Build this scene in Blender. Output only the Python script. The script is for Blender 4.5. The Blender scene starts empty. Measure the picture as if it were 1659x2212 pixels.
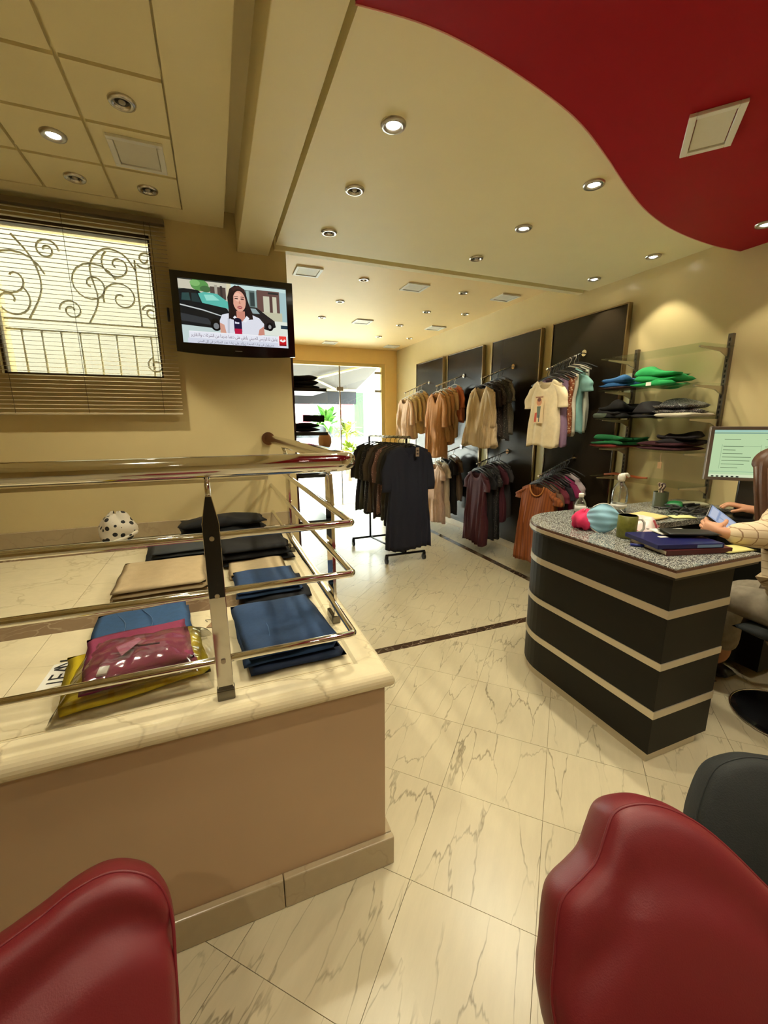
import bpy, bmesh, math, random
from mathutils import Vector, Matrix, noise
random.seed(7)
PI = math.pi
SC = bpy.context.scene
COL = SC.collection

# ------------------------------------------------------------------ camera
cam_d = bpy.data.cameras.new('camera')
cam_d.sensor_fit = 'VERTICAL'; cam_d.sensor_height = 36.0
cam_d.lens = 36.0 * 900.06 / 2212.0
cam_d.clip_start = 0.02
cam = bpy.data.objects.new('camera', cam_d); COL.objects.link(cam)
_yaw, _pit, _rol = math.radians(21.684), math.radians(12.098), math.radians(0.2495)
_f = Vector((math.sin(_yaw)*math.cos(_pit), math.cos(_yaw)*math.cos(_pit), -math.sin(_pit)))
_r = _f.cross(Vector((0, 0, 1))).normalized(); _d = _f.cross(_r)
_r2 = math.cos(_rol)*_r + math.sin(_rol)*_d; _d2 = -math.sin(_rol)*_r + math.cos(_rol)*_d
cam.matrix_world = Matrix(((_r2.x, -_d2.x, -_f.x, 0), (_r2.y, -_d2.y, -_f.y, 0), (_r2.z, -_d2.z, -_f.z, 1.4), (0, 0, 0, 1)))
SC.camera = cam

# ------------------------------------------------------------------ world, sun, exposure
SC.view_settings.view_transform = 'Standard'; SC.view_settings.look = 'None'
SC.view_settings.gamma = 1.0; SC.view_settings.use_curve_mapping = False
SC.view_settings.exposure = 0.0
world = bpy.data.worlds.new('world'); SC.world = world; world.use_nodes = True
wbg = world.node_tree.nodes['Background']
wbg.inputs[0].default_value = (0.86, 0.94, 1.0, 1); wbg.inputs[1].default_value = 26.0
sun_d = bpy.data.lights.new('sun', 'SUN'); sun_d.energy = 48.0; sun_d.angle = 0.01; sun_d.color = (1.0, 0.93, 0.78)
sun = bpy.data.objects.new('sun', sun_d); COL.objects.link(sun)
sun.rotation_euler = Vector((0.30, 0.62, -0.95)).to_track_quat('-Z', 'Y').to_euler()
LAMP_W = 50.0                      # watts of each lit ceiling spot
LAMP_COL = (1.0, 0.925, 0.70)
LAMP_CONE = math.radians(126)

# ------------------------------------------------------------------ helpers
def srgb(r, g, b):
    def c(v):
        v /= 255.0
        return v/12.92 if v <= 0.04045 else ((v+0.055)/1.055)**2.4
    return (c(r), c(g), c(b), 1.0)

MATS = {}
def mat(name, col, rough=0.5, metal=0.0, var=0.0, vscale=20.0, bump=0.0, bscale=60.0, spec=0.5, coat=0.0, emit=None, estr=1.0, trans=0.0, alpha=1.0, sub=0.0):
    if name in MATS: return MATS[name]
    m = bpy.data.materials.new(name); m.use_nodes = True
    nt = m.node_tree; b = nt.nodes['Principled BSDF']
    b.inputs['Base Color'].default_value = col
    b.inputs['Roughness'].default_value = rough; b.inputs['Metallic'].default_value = metal
    b.inputs['Specular IOR Level'].default_value = spec
    b.inputs['Coat Weight'].default_value = coat; b.inputs['Coat Roughness'].default_value = 0.12
    b.inputs['Transmission Weight'].default_value = trans; b.inputs['Alpha'].default_value = alpha
    if emit: b.inputs['Emission Color'].default_value = emit; b.inputs['Emission Strength'].default_value = estr
    tc = nt.nodes.new('ShaderNodeTexCoord')
    if var > 0:
        n = nt.nodes.new('ShaderNodeTexNoise'); n.inputs['Scale'].default_value = vscale; n.inputs['Detail'].default_value = 4
        nt.links.new(tc.outputs['Object'], n.inputs['Vector'])
        mx = nt.nodes.new('ShaderNodeMix'); mx.data_type = 'RGBA'
        mx.inputs[6].default_value = tuple(max(0, c*(1-var)) for c in col[:3])+(1,)
        mx.inputs[7].default_value = tuple(min(1, c*(1+var)) for c in col[:3])+(1,)
        nt.links.new(n.outputs['Fac'], mx.inputs[0]); nt.links.new(mx.outputs[2], b.inputs['Base Color'])
    if bump > 0:
        n2 = nt.nodes.new('ShaderNodeTexNoise'); n2.inputs['Scale'].default_value = bscale; n2.inputs['Detail'].default_value = 3
        nt.links.new(tc.outputs['Object'], n2.inputs['Vector'])
        bp = nt.nodes.new('ShaderNodeBump'); bp.inputs['Strength'].default_value = bump; bp.inputs['Distance'].default_value = 0.004
        nt.links.new(n2.outputs['Fac'], bp.inputs['Height']); nt.links.new(bp.outputs[0], b.inputs['Normal'])
    MATS[name] = m
    return m

def marble(name, base, vein, vscale=3.2, rough=0.16, dark=0.55, stretch=(1, 1, 1), rot=0.0, rand=True, width=0.022):
    m = bpy.data.materials.new(name); m.use_nodes = True
    nt = m.node_tree; N = nt.nodes; L = nt.links; b = N['Principled BSDF']
    b.inputs['Roughness'].default_value = rough
    tc = N.new('ShaderNodeNewGeometry')
    src = tc.outputs['Position']
    if rand:
        oi = N.new('ShaderNodeObjectInfo'); sc = N.new('ShaderNodeVectorMath'); sc.operation = 'SCALE'; sc.inputs[3].default_value = 9.0
        cb = N.new('ShaderNodeCombineXYZ'); L.new(oi.outputs['Random'], cb.inputs[0]); L.new(oi.outputs['Random'], cb.inputs[2])
        L.new(cb.outputs[0], sc.inputs[0]); ad = N.new('ShaderNodeVectorMath'); ad.operation = 'ADD'
        L.new(src, ad.inputs[0]); L.new(sc.outputs[0], ad.inputs[1]); src = ad.outputs[0]
    mp0 = N.new('ShaderNodeMapping'); mp0.inputs['Rotation'].default_value = (0, 0, rot); L.new(src, mp0.inputs[0])
    mp = N.new('ShaderNodeMapping'); mp.inputs['Scale'].default_value = stretch
    L.new(mp0.outputs[0], mp.inputs[0])
    nz = N.new('ShaderNodeTexNoise'); nz.inputs['Scale'].default_value = 5.0; nz.inputs['Detail'].default_value = 4; nz.inputs['Roughness'].default_value = 0.6
    L.new(mp.outputs[0], nz.inputs['Vector'])
    mxv = N.new('ShaderNodeMix'); mxv.data_type = 'VECTOR'; mxv.inputs[0].default_value = 0.16
    L.new(mp.outputs[0], mxv.inputs[4]); L.new(nz.outputs['Color'], mxv.inputs[5])
    vo = N.new('ShaderNodeTexVoronoi'); vo.feature = 'DISTANCE_TO_EDGE'; vo.inputs['Scale'].default_value = vscale
    L.new(mxv.outputs[1], vo.inputs['Vector'])
    mr = N.new('ShaderNodeMapRange'); mr.inputs[1].default_value = 0.0; mr.inputs[2].default_value = width; mr.inputs[3].default_value = 1.0; mr.inputs[4].default_value = 0.0
    L.new(vo.outputs['Distance'], mr.inputs[0])
    n3 = N.new('ShaderNodeTexNoise'); n3.inputs['Scale'].default_value = 5.0; n3.inputs['Detail'].default_value = 3; L.new(src, n3.inputs['Vector'])
    mr2 = N.new('ShaderNodeMapRange'); mr2.inputs[1].default_value = 0.34; mr2.inputs[2].default_value = 0.62; L.new(n3.outputs['Fac'], mr2.inputs[0])
    mul = N.new('ShaderNodeMath'); mul.operation = 'MULTIPLY'; L.new(mr.outputs[0], mul.inputs[0]); L.new(mr2.outputs[0], mul.inputs[1])
    mul2 = N.new('ShaderNodeMath'); mul2.operation = 'MULTIPLY'; mul2.inputs[1].default_value = dark; L.new(mul.outputs[0], mul2.inputs[0])
    n4 = N.new('ShaderNodeTexNoise'); n4.inputs['Scale'].default_value = 11.0; n4.inputs['Detail'].default_value = 8; n4.inputs['Roughness'].default_value = 0.7; L.new(mp.outputs[0], n4.inputs['Vector'])
    bs = N.new('ShaderNodeMix'); bs.data_type = 'RGBA'
    bs.inputs[6].default_value = tuple(c*0.84 for c in base[:3])+(1,); bs.inputs[7].default_value = tuple(min(1, c*1.12) for c in base[:3])+(1,)
    L.new(n4.outputs['Fac'], bs.inputs[0])
    fin = N.new('ShaderNodeMix'); fin.data_type = 'RGBA'; fin.inputs[7].default_value = vein
    L.new(mul2.outputs[0], fin.inputs[0]); L.new(bs.outputs[2], fin.inputs[6]); L.new(fin.outputs[2], b.inputs['Base Color'])
    return m

def stripes(name, c1, c2, scale, duty=0.5, axis=0, rough=0.8, c3=None, scale3=None, axis3=2):
    m = bpy.data.materials.new(name); m.use_nodes = True
    nt = m.node_tree; N = nt.nodes; L = nt.links; b = N['Principled BSDF']; b.inputs['Roughness'].default_value = rough
    tc = N.new('ShaderNodeTexCoord'); sp = N.new('ShaderNodeSeparateXYZ'); L.new(tc.outputs['Object'], sp.inputs[0])
    def band(ax, s, d):
        mu = N.new('ShaderNodeMath'); mu.operation = 'MULTIPLY'; mu.inputs[1].default_value = s; L.new(sp.outputs[ax], mu.inputs[0])
        fr = N.new('ShaderNodeMath'); fr.operation = 'FRACT'; L.new(mu.outputs[0], fr.inputs[0])
        lt = N.new('ShaderNodeMath'); lt.operation = 'LESS_THAN'; lt.inputs[1].default_value = d; L.new(fr.outputs[0], lt.inputs[0])
        return lt.outputs[0]
    mx = N.new('ShaderNodeMix'); mx.data_type = 'RGBA'; mx.inputs[6].default_value = c1; mx.inputs[7].default_value = c2
    L.new(band(axis, scale, duty), mx.inputs[0]); out = mx.outputs[2]
    if c3:
        m2 = N.new('ShaderNodeMix'); m2.data_type = 'RGBA'; m2.inputs[7].default_value = c3
        L.new(out, m2.inputs[6]); L.new(band(axis3, scale3, duty), m2.inputs[0]); out = m2.outputs[2]
    L.new(out, b.inputs['Base Color'])
    MATS[name] = m
    return m

def dots(name, base, spot, scale, thr=0.3, rough=0.7, feature='F1'):
    m = bpy.data.materials.new(name); m.use_nodes = True
    nt = m.node_tree; N = nt.nodes; L = nt.links; b = N['Principled BSDF']; b.inputs['Roughness'].default_value = rough
    tc = N.new('ShaderNodeTexCoord'); vo = N.new('ShaderNodeTexVoronoi'); vo.inputs['Scale'].default_value = scale; vo.inputs['Randomness'].default_value = 0.6
    L.new(tc.outputs['Object'], vo.inputs['Vector'])
    lt = N.new('ShaderNodeMath'); lt.operation = 'LESS_THAN'; lt.inputs[1].default_value = thr; L.new(vo.outputs['Distance'], lt.inputs[0])
    mx = N.new('ShaderNodeMix'); mx.data_type = 'RGBA'; mx.inputs[6].default_value = base; mx.inputs[7].default_value = spot
    L.new(lt.outputs[0], mx.inputs[0]); L.new(mx.outputs[2], b.inputs['Base Color'])
    MATS[name] = m
    return m

def glassy(name, tint, gloss=0.10, rough=0.02, fm=0.8):
    m = bpy.data.materials.new(name); m.use_nodes = True
    nt = m.node_tree; N = nt.nodes; L = nt.links
    for n in list(N): N.remove(n)
    o = N.new('ShaderNodeOutputMaterial'); t = N.new('ShaderNodeBsdfTransparent'); t.inputs[0].default_value = tint
    g = N.new('ShaderNodeBsdfGlossy'); g.inputs['Roughness'].default_value = rough
    lw = N.new('ShaderNodeLayerWeight'); lw.inputs[0].default_value = 0.25
    ma = N.new('ShaderNodeMath'); ma.operation = 'MULTIPLY_ADD'; ma.inputs[1].default_value = fm; ma.inputs[2].default_value = gloss
    L.new(lw.outputs['Fresnel'], ma.inputs[0])
    mx = N.new('ShaderNodeMixShader'); L.new(ma.outputs[0], mx.inputs[0]); L.new(t.outputs[0], mx.inputs[1]); L.new(g.outputs[0], mx.inputs[2])
    L.new(mx.outputs[0], o.inputs[0]); MATS[name] = m
    return m

def colattr(name, emit=False, strength=1.0):
    m = bpy.data.materials.new(name); m.use_nodes = True
    nt = m.node_tree; N = nt.nodes; L = nt.links; b = N['Principled BSDF']
    a = N.new('ShaderNodeVertexColor'); a.layer_name = 'col'
    if emit:
        b.inputs['Base Color'].default_value = (0, 0, 0, 1); b.inputs['Roughness'].default_value = 0.25
        L.new(a.outputs[0], b.inputs['Emission Color']); b.inputs['Emission Strength'].default_value = strength
    else:
        L.new(a.outputs[0], b.inputs['Base Color']); b.inputs['Roughness'].default_value = 0.7
    MATS[name] = m
    return m

def wl(p):
    v = Vector((0, 0, 0))
    while p is not None:
        v += p.location; p = p.parent
    return v

class MB:
    def __init__(s): s.v = []; s.f = []
    def add(s, vs, fs):
        o = len(s.v); s.v += [tuple(v) for v in vs]; s.f += [tuple(i+o for i in f) for f in fs]; return s
    def box(s, x0, x1, y0, y1, z0, z1):
        return s.add([(x0, y0, z0), (x1, y0, z0), (x1, y1, z0), (x0, y1, z0), (x0, y0, z1), (x1, y0, z1), (x1, y1, z1), (x0, y1, z1)],
                     [(0, 3, 2, 1), (4, 5, 6, 7), (0, 1, 5, 4), (1, 2, 6, 5), (2, 3, 7, 6), (3, 0, 4, 7)])
    def obox(s, c, ax, ay, az, hx, hy, hz):
        c = Vector(c); ax = Vector(ax).normalized()*hx; ay = Vector(ay).normalized()*hy; az = Vector(az).normalized()*hz
        q = [c-ax-ay-az, c+ax-ay-az, c+ax+ay-az, c-ax+ay-az, c-ax-ay+az, c+ax-ay+az, c+ax+ay+az, c-ax+ay+az]
        return s.add(q, [(0, 3, 2, 1), (4, 5, 6, 7), (0, 1, 5, 4), (1, 2, 6, 5), (2, 3, 7, 6), (3, 0, 4, 7)])
    def prism(s, out, z0, z1):
        n = len(out)
        return s.add([(p[0], p[1], z0) for p in out]+[(p[0], p[1], z1) for p in out],
                     [tuple(range(n-1, -1, -1)), tuple(range(n, 2*n))]+[(i, (i+1) % n, n+(i+1) % n, n+i) for i in range(n)])
    def tube(s, pts, r, seg=10, closed=False, caps=True):
        P = [Vector(p) for p in pts]; n = len(P)
        R = r if isinstance(r, (list, tuple)) else [r]*n
        vs = []; up = None
        for i in range(n):
            if closed: t = P[(i+1) % n]-P[i-1]
            else: t = P[min(i+1, n-1)]-P[max(i-1, 0)]
            t = t.normalized() if t.length > 1e-9 else Vector((0, 0, 1))
            if up is None:
                up = Vector((0, 0, 1)) if abs(t.z) < 0.9 else Vector((1, 0, 0))
            a = (up - t*up.dot(t))
            if a.length < 1e-6: a = t.orthogonal()
            a.normalize(); b = t.cross(a); up = a
            for k in range(seg):
                th = 2*PI*k/seg; vs.append(P[i]+a*math.cos(th)*R[i]+b*math.sin(th)*R[i])
        fs = []
        m = n if closed else n-1
        for i in range(m):
            j = (i+1) % n
            for k in range(seg):
                k2 = (k+1) % seg; fs.append((i*seg+k, j*seg+k, j*seg+k2, i*seg+k2))
        if caps and not closed:
            fs.append(tuple(range(seg))); fs.append(tuple(reversed(range((n-1)*seg, n*seg))))
        return s.add(vs, fs)
    def lathe(s, prof, c=(0, 0, 0), seg=24):
        vs = []; n = len(prof)
        for r, z in prof:
            for k in range(seg):
                th = 2*PI*k/seg; vs.append((c[0]+r*math.cos(th), c[1]+r*math.sin(th), c[2]+z))
        fs = []
        for i in range(n-1):
            for k in range(seg):
                k2 = (k+1) % seg; fs.append((i*seg+k, i*seg+k2, (i+1)*seg+k2, (i+1)*seg+k))
        if prof[0][0] > 1e-6: fs.append(tuple(reversed(range(seg))))
        if prof[-1][0] > 1e-6: fs.append(tuple(range((n-1)*seg, n*seg)))
        return s.add(vs, fs)
    def grid(s, fn, nu, nv, cu=False, cv=False):
        vs = [fn(i/(nu if cu else nu-1), j/(nv if cv else nv-1)) for i in range(nu) for j in range(nv)]
        fs = []
        for i in range(nu if cu else nu-1):
            for j in range(nv if cv else nv-1):
                i2 = (i+1) % nu; j2 = (j+1) % nv
                fs.append((i*nv+j, i2*nv+j, i2*nv+j2, i*nv+j2))
        return s.add(vs, fs)
    def pillow(s, w, d, h, z0=0, nx=14, ny=14, p=5, wob=0.004, seed=0, cx=0, cy=0, rot=0, sag=0.0, skew=0.0):
        c, sn = math.cos(rot), math.sin(rot); o = len(s.v)
        idx = {}
        for side in (1, -1):
            for i in range(nx):
                for j in range(ny):
                    u = -1+2*i/(nx-1); v = -1+2*j/(ny-1)
                    edge = i in (0, nx-1) or j in (0, ny-1)
                    if side == -1 and edge: idx[(side, i, j)] = idx[(1, i, j)]; continue
                    prof = max(0.0, (1-abs(u)**p)*(1-abs(v)**p))**0.5
                    x = u*w/2; y = v*d/2
                    nn = noise.noise(Vector((x*6+seed*3.1, y*6+seed*1.7, seed)))
                    nx_ = noise.noise(Vector((x*9+seed*5.3, y*9, seed+4.2)))*wob*1.5
                    ny_ = noise.noise(Vector((x*9, y*9+seed*2.3, seed+8.4)))*wob*1.5
                    z = z0+h/2+side*h/2*prof + (nn*wob*2*prof if side == 1 else 0)
                    z += sag*(u*u) + skew*u
                    x2, y2 = x+nx_, y+ny_
                    idx[(side, i, j)] = len(s.v); s.v.append((cx+x2*c-y2*sn, cy+x2*sn+y2*c, z))
        for i in range(nx-1):
            for j in range(ny-1):
                s.f.append((idx[(1, i, j)], idx[(1, i+1, j)], idx[(1, i+1, j+1)], idx[(1, i, j+1)]))
                s.f.append((idx[(-1, i, j)], idx[(-1, i, j+1)], idx[(-1, i+1, j+1)], idx[(-1, i+1, j)]))
        return s
    def build(s, name, m, parent=None, smooth=False, bevel=0.0, world=True, sub=0, bseg=2):
        off = wl(parent) if (parent is not None and world) else Vector((0, 0, 0))
        me = bpy.data.meshes.new(name); me.from_pydata([(v[0]-off.x, v[1]-off.y, v[2]-off.z) for v in s.v], [], s.f)
        me.materials.append(m); me.validate(); me.update()
        o = bpy.data.objects.new(name, me); COL.objects.link(o)
        if parent is not None: o.parent = parent
        if smooth:
            for p in me.polygons: p.use_smooth = True
        if bevel > 0:
            md = o.modifiers.new('bevel', 'BEVEL'); md.width = bevel; md.segments = bseg; md.limit_method = 'ANGLE'
        if sub:
            md = o.modifiers.new('sub', 'SUBSURF'); md.levels = sub; md.render_levels = sub
        return o

def recalc(o):
    bm = bmesh.new(); bm.from_mesh(o.data); bmesh.ops.recalc_face_normals(bm, faces=bm.faces); bm.to_mesh(o.data); bm.free(); return o

def thing(name, label, cat, loc=(0, 0, 0), group=None, rotz=0.0):
    o = bpy.data.objects.new(name, None); COL.objects.link(o); o.empty_display_size = 0.05
    o.location = loc; o.rotation_euler = (0, 0, rotz)
    return tag(o, label, cat, group)
def tag(o, label, cat, group=None):
    o['label'] = label; o['category'] = cat
    if group: o['group'] = group
    return o
def struct(o): o['kind'] = 'structure'; return o
def dup(src, loc=None, rotz=None, label=None, group=None):
    r = src.copy(); COL.objects.link(r)
    if loc is not None: r.location = loc
    if rotz is not None: r.rotation_euler = (0, 0, rotz)
    if label: r['label'] = label
    if group: r['group'] = group
    for ch in list(src.children):
        c = ch.copy(); COL.objects.link(c); c.parent = r
        for g in list(ch.children):
            d = g.copy(); COL.objects.link(d); d.parent = c
    return r

def paint(name, org, U, V, polys, m, parent=None, step=0.00012):
    """flat print: coloured polygons (0..1 coords) laid on the rectangle org + u*U + v*V"""
    org = Vector(org); U = Vector(U); V = Vector(V); nrm = U.cross(V).normalized()
    vs, fs, cols = [], [], []
    off = wl(parent) if parent is not None else Vector((0, 0, 0))
    for k, (col, pts) in enumerate(polys):
        lists = pts if isinstance(pts[0][0], (list, tuple)) else [pts]
        for pl in lists:
            o = len(vs)
            for (x, y) in pl: vs.append(org+U*x+V*y+nrm*(step*(k+1))-off)
            fs.append(tuple(range(o, len(vs)))); cols.append(col)
    me = bpy.data.meshes.new(name); me.from_pydata(vs, [], fs); me.materials.append(m)
    at = me.color_attributes.new('col', 'FLOAT_COLOR', 'CORNER')
    i = 0
    for p in me.polygons:
        for _ in p.loop_indices: at.data[i].color = cols[p.index]; i += 1
    o = bpy.data.objects.new(name, me); COL.objects.link(o)
    if parent is not None: o.parent = parent
    return o

def text_polys(s, x, y, h, col, align='LEFT', w=None, sx=1.0, rot=0.0):
    """glyph outlines as triangles, baseline-left at x,y, letter height h"""
    cu = bpy.data.curves.new('t', 'FONT'); cu.body = s; cu.align_x = 'LEFT'; cu.size = 1.0; cu.resolution_u = 2
    ob = bpy.data.objects.new('t', cu); COL.objects.link(ob)
    dg = bpy.context.evaluated_depsgraph_get(); dg.update()
    me = bpy.data.meshes.new_from_object(ob.evaluated_get(dg))
    P = [v.co.copy() for v in me.vertices]; F = [tuple(p.vertices) for p in me.polygons]
    bpy.data.objects.remove(ob); bpy.data.curves.remove(cu); bpy.data.meshes.remove(me)
    if not P: return []
    x0 = min(p.x for p in P); x1 = max(p.x for p in P)
    k = h; kx = h*sx
    if w: kx = w/(x1-x0)
    sh = 0 if align == 'LEFT' else -(x1-x0)*kx
    c, sn = math.cos(rot), math.sin(rot)
    def T(p):
        a, b_ = (p.x-x0)*kx+sh, p.y*k
        return (x+a*c-b_*sn, y+a*sn+b_*c)
    return [(col, [[T(P[i]) for i in f] for f in F])]

# ------------------------------------------------------------------ materials
PAINT = mat('cream_wall_paint', (0.64, 0.52, 0.27, 1), 0.26, var=0.05, vscale=5, bump=0.04, bscale=30, spec=0.45)
CEIL = mat('cream_ceiling_paint', (0.87, 0.765, 0.45, 1), 0.6, var=0.03, vscale=6, bump=0.03, bscale=90)
REDC = mat('red_ceiling_paint', (0.34, 0.005, 0.012, 1), 0.6, var=0.05, vscale=6, spec=0.15)
PINK = mat('pale_pink_edge', (0.72, 0.30, 0.22, 1), 0.5)
TAN = mat('tan_wall_paint', (0.47, 0.32, 0.19, 1), 0.32, var=0.06, vscale=4, bump=0.05, bscale=25)
MARB = marble('cream_floor_marble', (0.58, 0.505, 0.335, 1), (0.12, 0.085, 0.045, 1), 5.2, 0.30, 0.72, (0.42, 2.1, 1), math.radians(-45), True, 0.022)
MARB2 = marble('cream_platform_marble', (0.78, 0.68, 0.45, 1), (0.34, 0.25, 0.13, 1), 4.0, 0.14, 0.45, (1, 1.3, 1), 0.4, False)
SKIRT = marble('beige_skirting_marble', (0.42, 0.33, 0.20, 1), (0.22, 0.15, 0.08, 1), 5.0, 0.25, 0.35, (1, 1, 1), 0.2, False)
INLAY = marble('brown_inlay_marble', (0.06, 0.035, 0.02, 1), (0.45, 0.36, 0.24, 1), 16.0, 0.15, 0.7, (1, 1, 1), 0, False, 0.05)
INLAY2 = marble('light_brown_inlay_marble', (0.20, 0.13, 0.075, 1), (0.40, 0.31, 0.2, 1), 12.0, 0.18, 0.6, (1, 1, 1), 0, False, 0.05)
GROUT = mat('grout', (0.30, 0.24, 0.15, 1), 0.8)
CHROME = mat('polished_steel', (0.78, 0.76, 0.72, 1), 0.07, 1.0)
STEEL = mat('brushed_steel', (0.55, 0.52, 0.46, 1), 0.3, 1.0)
ALU = mat('aluminium_band', (0.60, 0.54, 0.43, 1), 0.38, 0.75, var=0.04, vscale=9)
BLKGLOSS = mat('black_brown_laminate', (0.020, 0.014, 0.008, 1), 0.2, spec=0.25)
DESKBLK = mat('black_desk_laminate', (0.009, 0.008, 0.005, 1), 0.5, var=0.2, vscale=30, spec=0.2)
BLK = mat('black_plastic', (0.012, 0.012, 0.012, 1), 0.3)
BLKGL = mat('gloss_black_plastic', (0.006, 0.006, 0.007, 1), 0.12)
BLKFAB = mat('black_upholstery', (0.010, 0.012, 0.011, 1), 0.75, var=0.3, vscale=50, bump=0.2, bscale=300)
WHITE = mat('white_enamel', (0.80, 0.78, 0.70, 1), 0.5, var=0.03, vscale=12)
VENTP = mat('vent_cream', (0.72, 0.68, 0.55, 1), 0.6, var=0.05, vscale=30)
REDL = mat('red_leatherette', (0.16, 0.009, 0.014, 1), 0.46, var=0.06, vscale=25, bump=0.10, bscale=420, spec=0.5)
GLASS = glassy('clear_glass', (0.93, 0.97, 0.95, 1), 0.05)
SHELFG = glassy('green_shelf_glass', (0.93, 0.97, 0.94, 1), 0.01, 0.02, 0.3)
FILM = glassy('clear_plastic_film', (0.97, 0.97, 0.95, 1), 0.12, 0.12)
PET = glassy('clear_bottle_plastic', (0.93, 0.95, 0.92, 1), 0.14, 0.05)
SLAT = mat('beige_blind_slat', (0.55, 0.45, 0.28, 1), 0.45)
BRONZE = mat('dark_window_frame', (0.10, 0.075, 0.05, 1), 0.4, 0.3)
IRON = mat('grey_wrought_iron', (0.50, 0.45, 0.34, 1), 0.7, 0.0)

# ------------------------------------------------------------------ room shell
XR = 3.0; YT = 2.97; YF = 6.92; ZM = 2.47; ZL = 2.55; ZB = 2.43; ZR = 2.39; ZF = 2.60; ZS = 2.78
XW = -2.4; YB = -2.2; XFL = 0.40
def sbox(name, m, x0, x1, y0, y1, z0, z1, bevel=0.0):
    return struct(MB().box(x0, x1, y0, y1, z0, z1).build(name, m, bevel=bevel))
floor = sbox('floor', GROUT, XW-.2, XR+.2, YB-.2, YF+.2, -0.12, -0.004)
def clip(poly, x0, x1, y0, y1):
    for ax, lim, sg in ((0, x0, 1), (0, x1, -1), (1, y0, 1), (1, y1, -1)):
        out = []
        for i in range(len(poly)):
            a, b = poly[i-1], poly[i]
            da, db = sg*(a[ax]-lim), sg*(b[ax]-lim)
            if (da >= 0) != (db >= 0):
                t = da/(da-db); out.append((a[0]+t*(b[0]-a[0]), a[1]+t*(b[1]-a[1])))
            if db >= 0: out.append(b)
        poly = out
        if len(poly) < 3: return []
    return poly
TS = 0.372; GAP = 0.0016
def tile_region(x0, x1, y0, y1):
    h = TS/2-GAP/2
    ax = Vector((1, 1)).normalized(); ay = Vector((1, -1)).normalized(); org = Vector((0.453, 0.934))
    done = {}
    for i in range(-18, 26):
        for j in range(-24, 20):
            c = org+ax*TS*(i+.5)+ay*TS*(j+.5)
            if c.x < x0-.3 or c.x > x1+.3 or c.y < y0-.3 or c.y > y1+.3: continue
            sq = [tuple(c+ax*h*a+ay*h*b) for a, b in ((-1, -1), (1, -1), (1, 1), (-1, 1))][::-1]
            p = clip(sq, x0, x1, y0, y1)
            if len(p) < 3: continue
            area = abs(sum(p[k-1][0]*p[k][1]-p[k][0]*p[k-1][1] for k in range(len(p))))/2
            if area < 0.0015: continue
            if len(p) == 4 and area > 0.999*(2*h)**2:
                loc = (c.x, c.y, 0)
                if 'm' not in done:
                    MBt = MB().prism([(q[0]-c.x, q[1]-c.y) for q in p], -0.006, 0)
                    o = MBt.build('tile', MARB, floor, world=False); done['m'] = o.data
                else:
                    o = bpy.data.objects.new('tile', done['m']); COL.objects.link(o); o.parent = floor
                o.location = loc
            else:
                MB().prism(p, -0.006, 0).build('tile', MARB, floor)
G2 = 0.001
tile_region(0.35, XR, -0.35, 2.185)
tile_region(-0.9, 0.35, -0.35, 1.1)
tile_region(0.35, 2.515, 2.245, YF)
tile_region(2.585, XR, 2.245, YF)
MB().box(XW, XR, YB, -0.352, -0.006, 0).build('slab_behind', MARB, floor)
MB().box(XW, -0.902, -0.352, 1.1, -0.006, 0).build('slab_side', MARB, floor)
for a in range(5):
    MB().box(0.35+a*.533, 0.35+(a+1)*.533-G2 if a < 4 else XR, 2.187, 2.243, -0.006, 0.0004).build('inlay_strip', INLAY, floor)
for a in range(6):
    MB().box(2.517, 2.583, 2.245+a*.78, 2.245+(a+1)*.78-G2, -0.006, 0.0004).build('inlay_strip', INLAY, floor)

sbox('wall_right', PAINT, XR, XR+.2, YB, YF+.2, 0, ZS)
sbox('wall_behind', PAINT, XW-.2, XR+.2, YB-.2, YB, 0, ZS)
sbox('wall_left', PAINT, XW-.2, XW, YB, YT, 0, ZS)
# wall with the window
WX0, WX1, WZ0, WZ1 = -1.045, -0.262, 1.672, 2.462
wb = MB()
wb.box(XW-.2, WX0, YT, YT+.2, 0, ZS); wb.box(WX1, 0.512, YT, YT+.2, 0, ZS)
wb.box(WX0, WX1, YT, YT+.2, 0, WZ0); wb.box(WX0, WX1, YT, YT+.2, WZ1, ZS)
struct(wb.build('wall_window', PAINT))
sbox('wall_shop_left', PAINT, XFL-.2, XFL, YT+.2, YF+.2, 0, ZS)
# shop front wall: lintel, side piers
sw = MB(); sw.box(XFL, XR, YF, YF+.18, 2.37, ZS); sw.box(2.79, XR, YF, YF+.18, 0, 2.37); sw.box(XFL, 0.62, YF, YF+.18, 0, 2.37)
struct(sw.build('wall_front', mat('orange_cream_paint', (0.93, 0.64, 0.26, 1), 0.4, var=0.04, vscale=6)))
# baseboards
bb = struct(MB().box(2.985, XR, YB, YF, 0, 0.09).build('baseboard_right', SKIRT, bevel=.003))
bb2 = struct(MB().box(XW, 0.49, 2.955, YT, 0.69, 0.785).build('baseboard_window', SKIRT, bevel=.003))

# ceilings
struct(MB().box(XW-.2, XR+.2, YB-.2, YT+.2, ZS, ZS+.1).box(XFL-.2, XR+.2, YT+.2, YF+.2, ZS, ZS+.1).build('ceiling_slab', CEIL))
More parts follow.
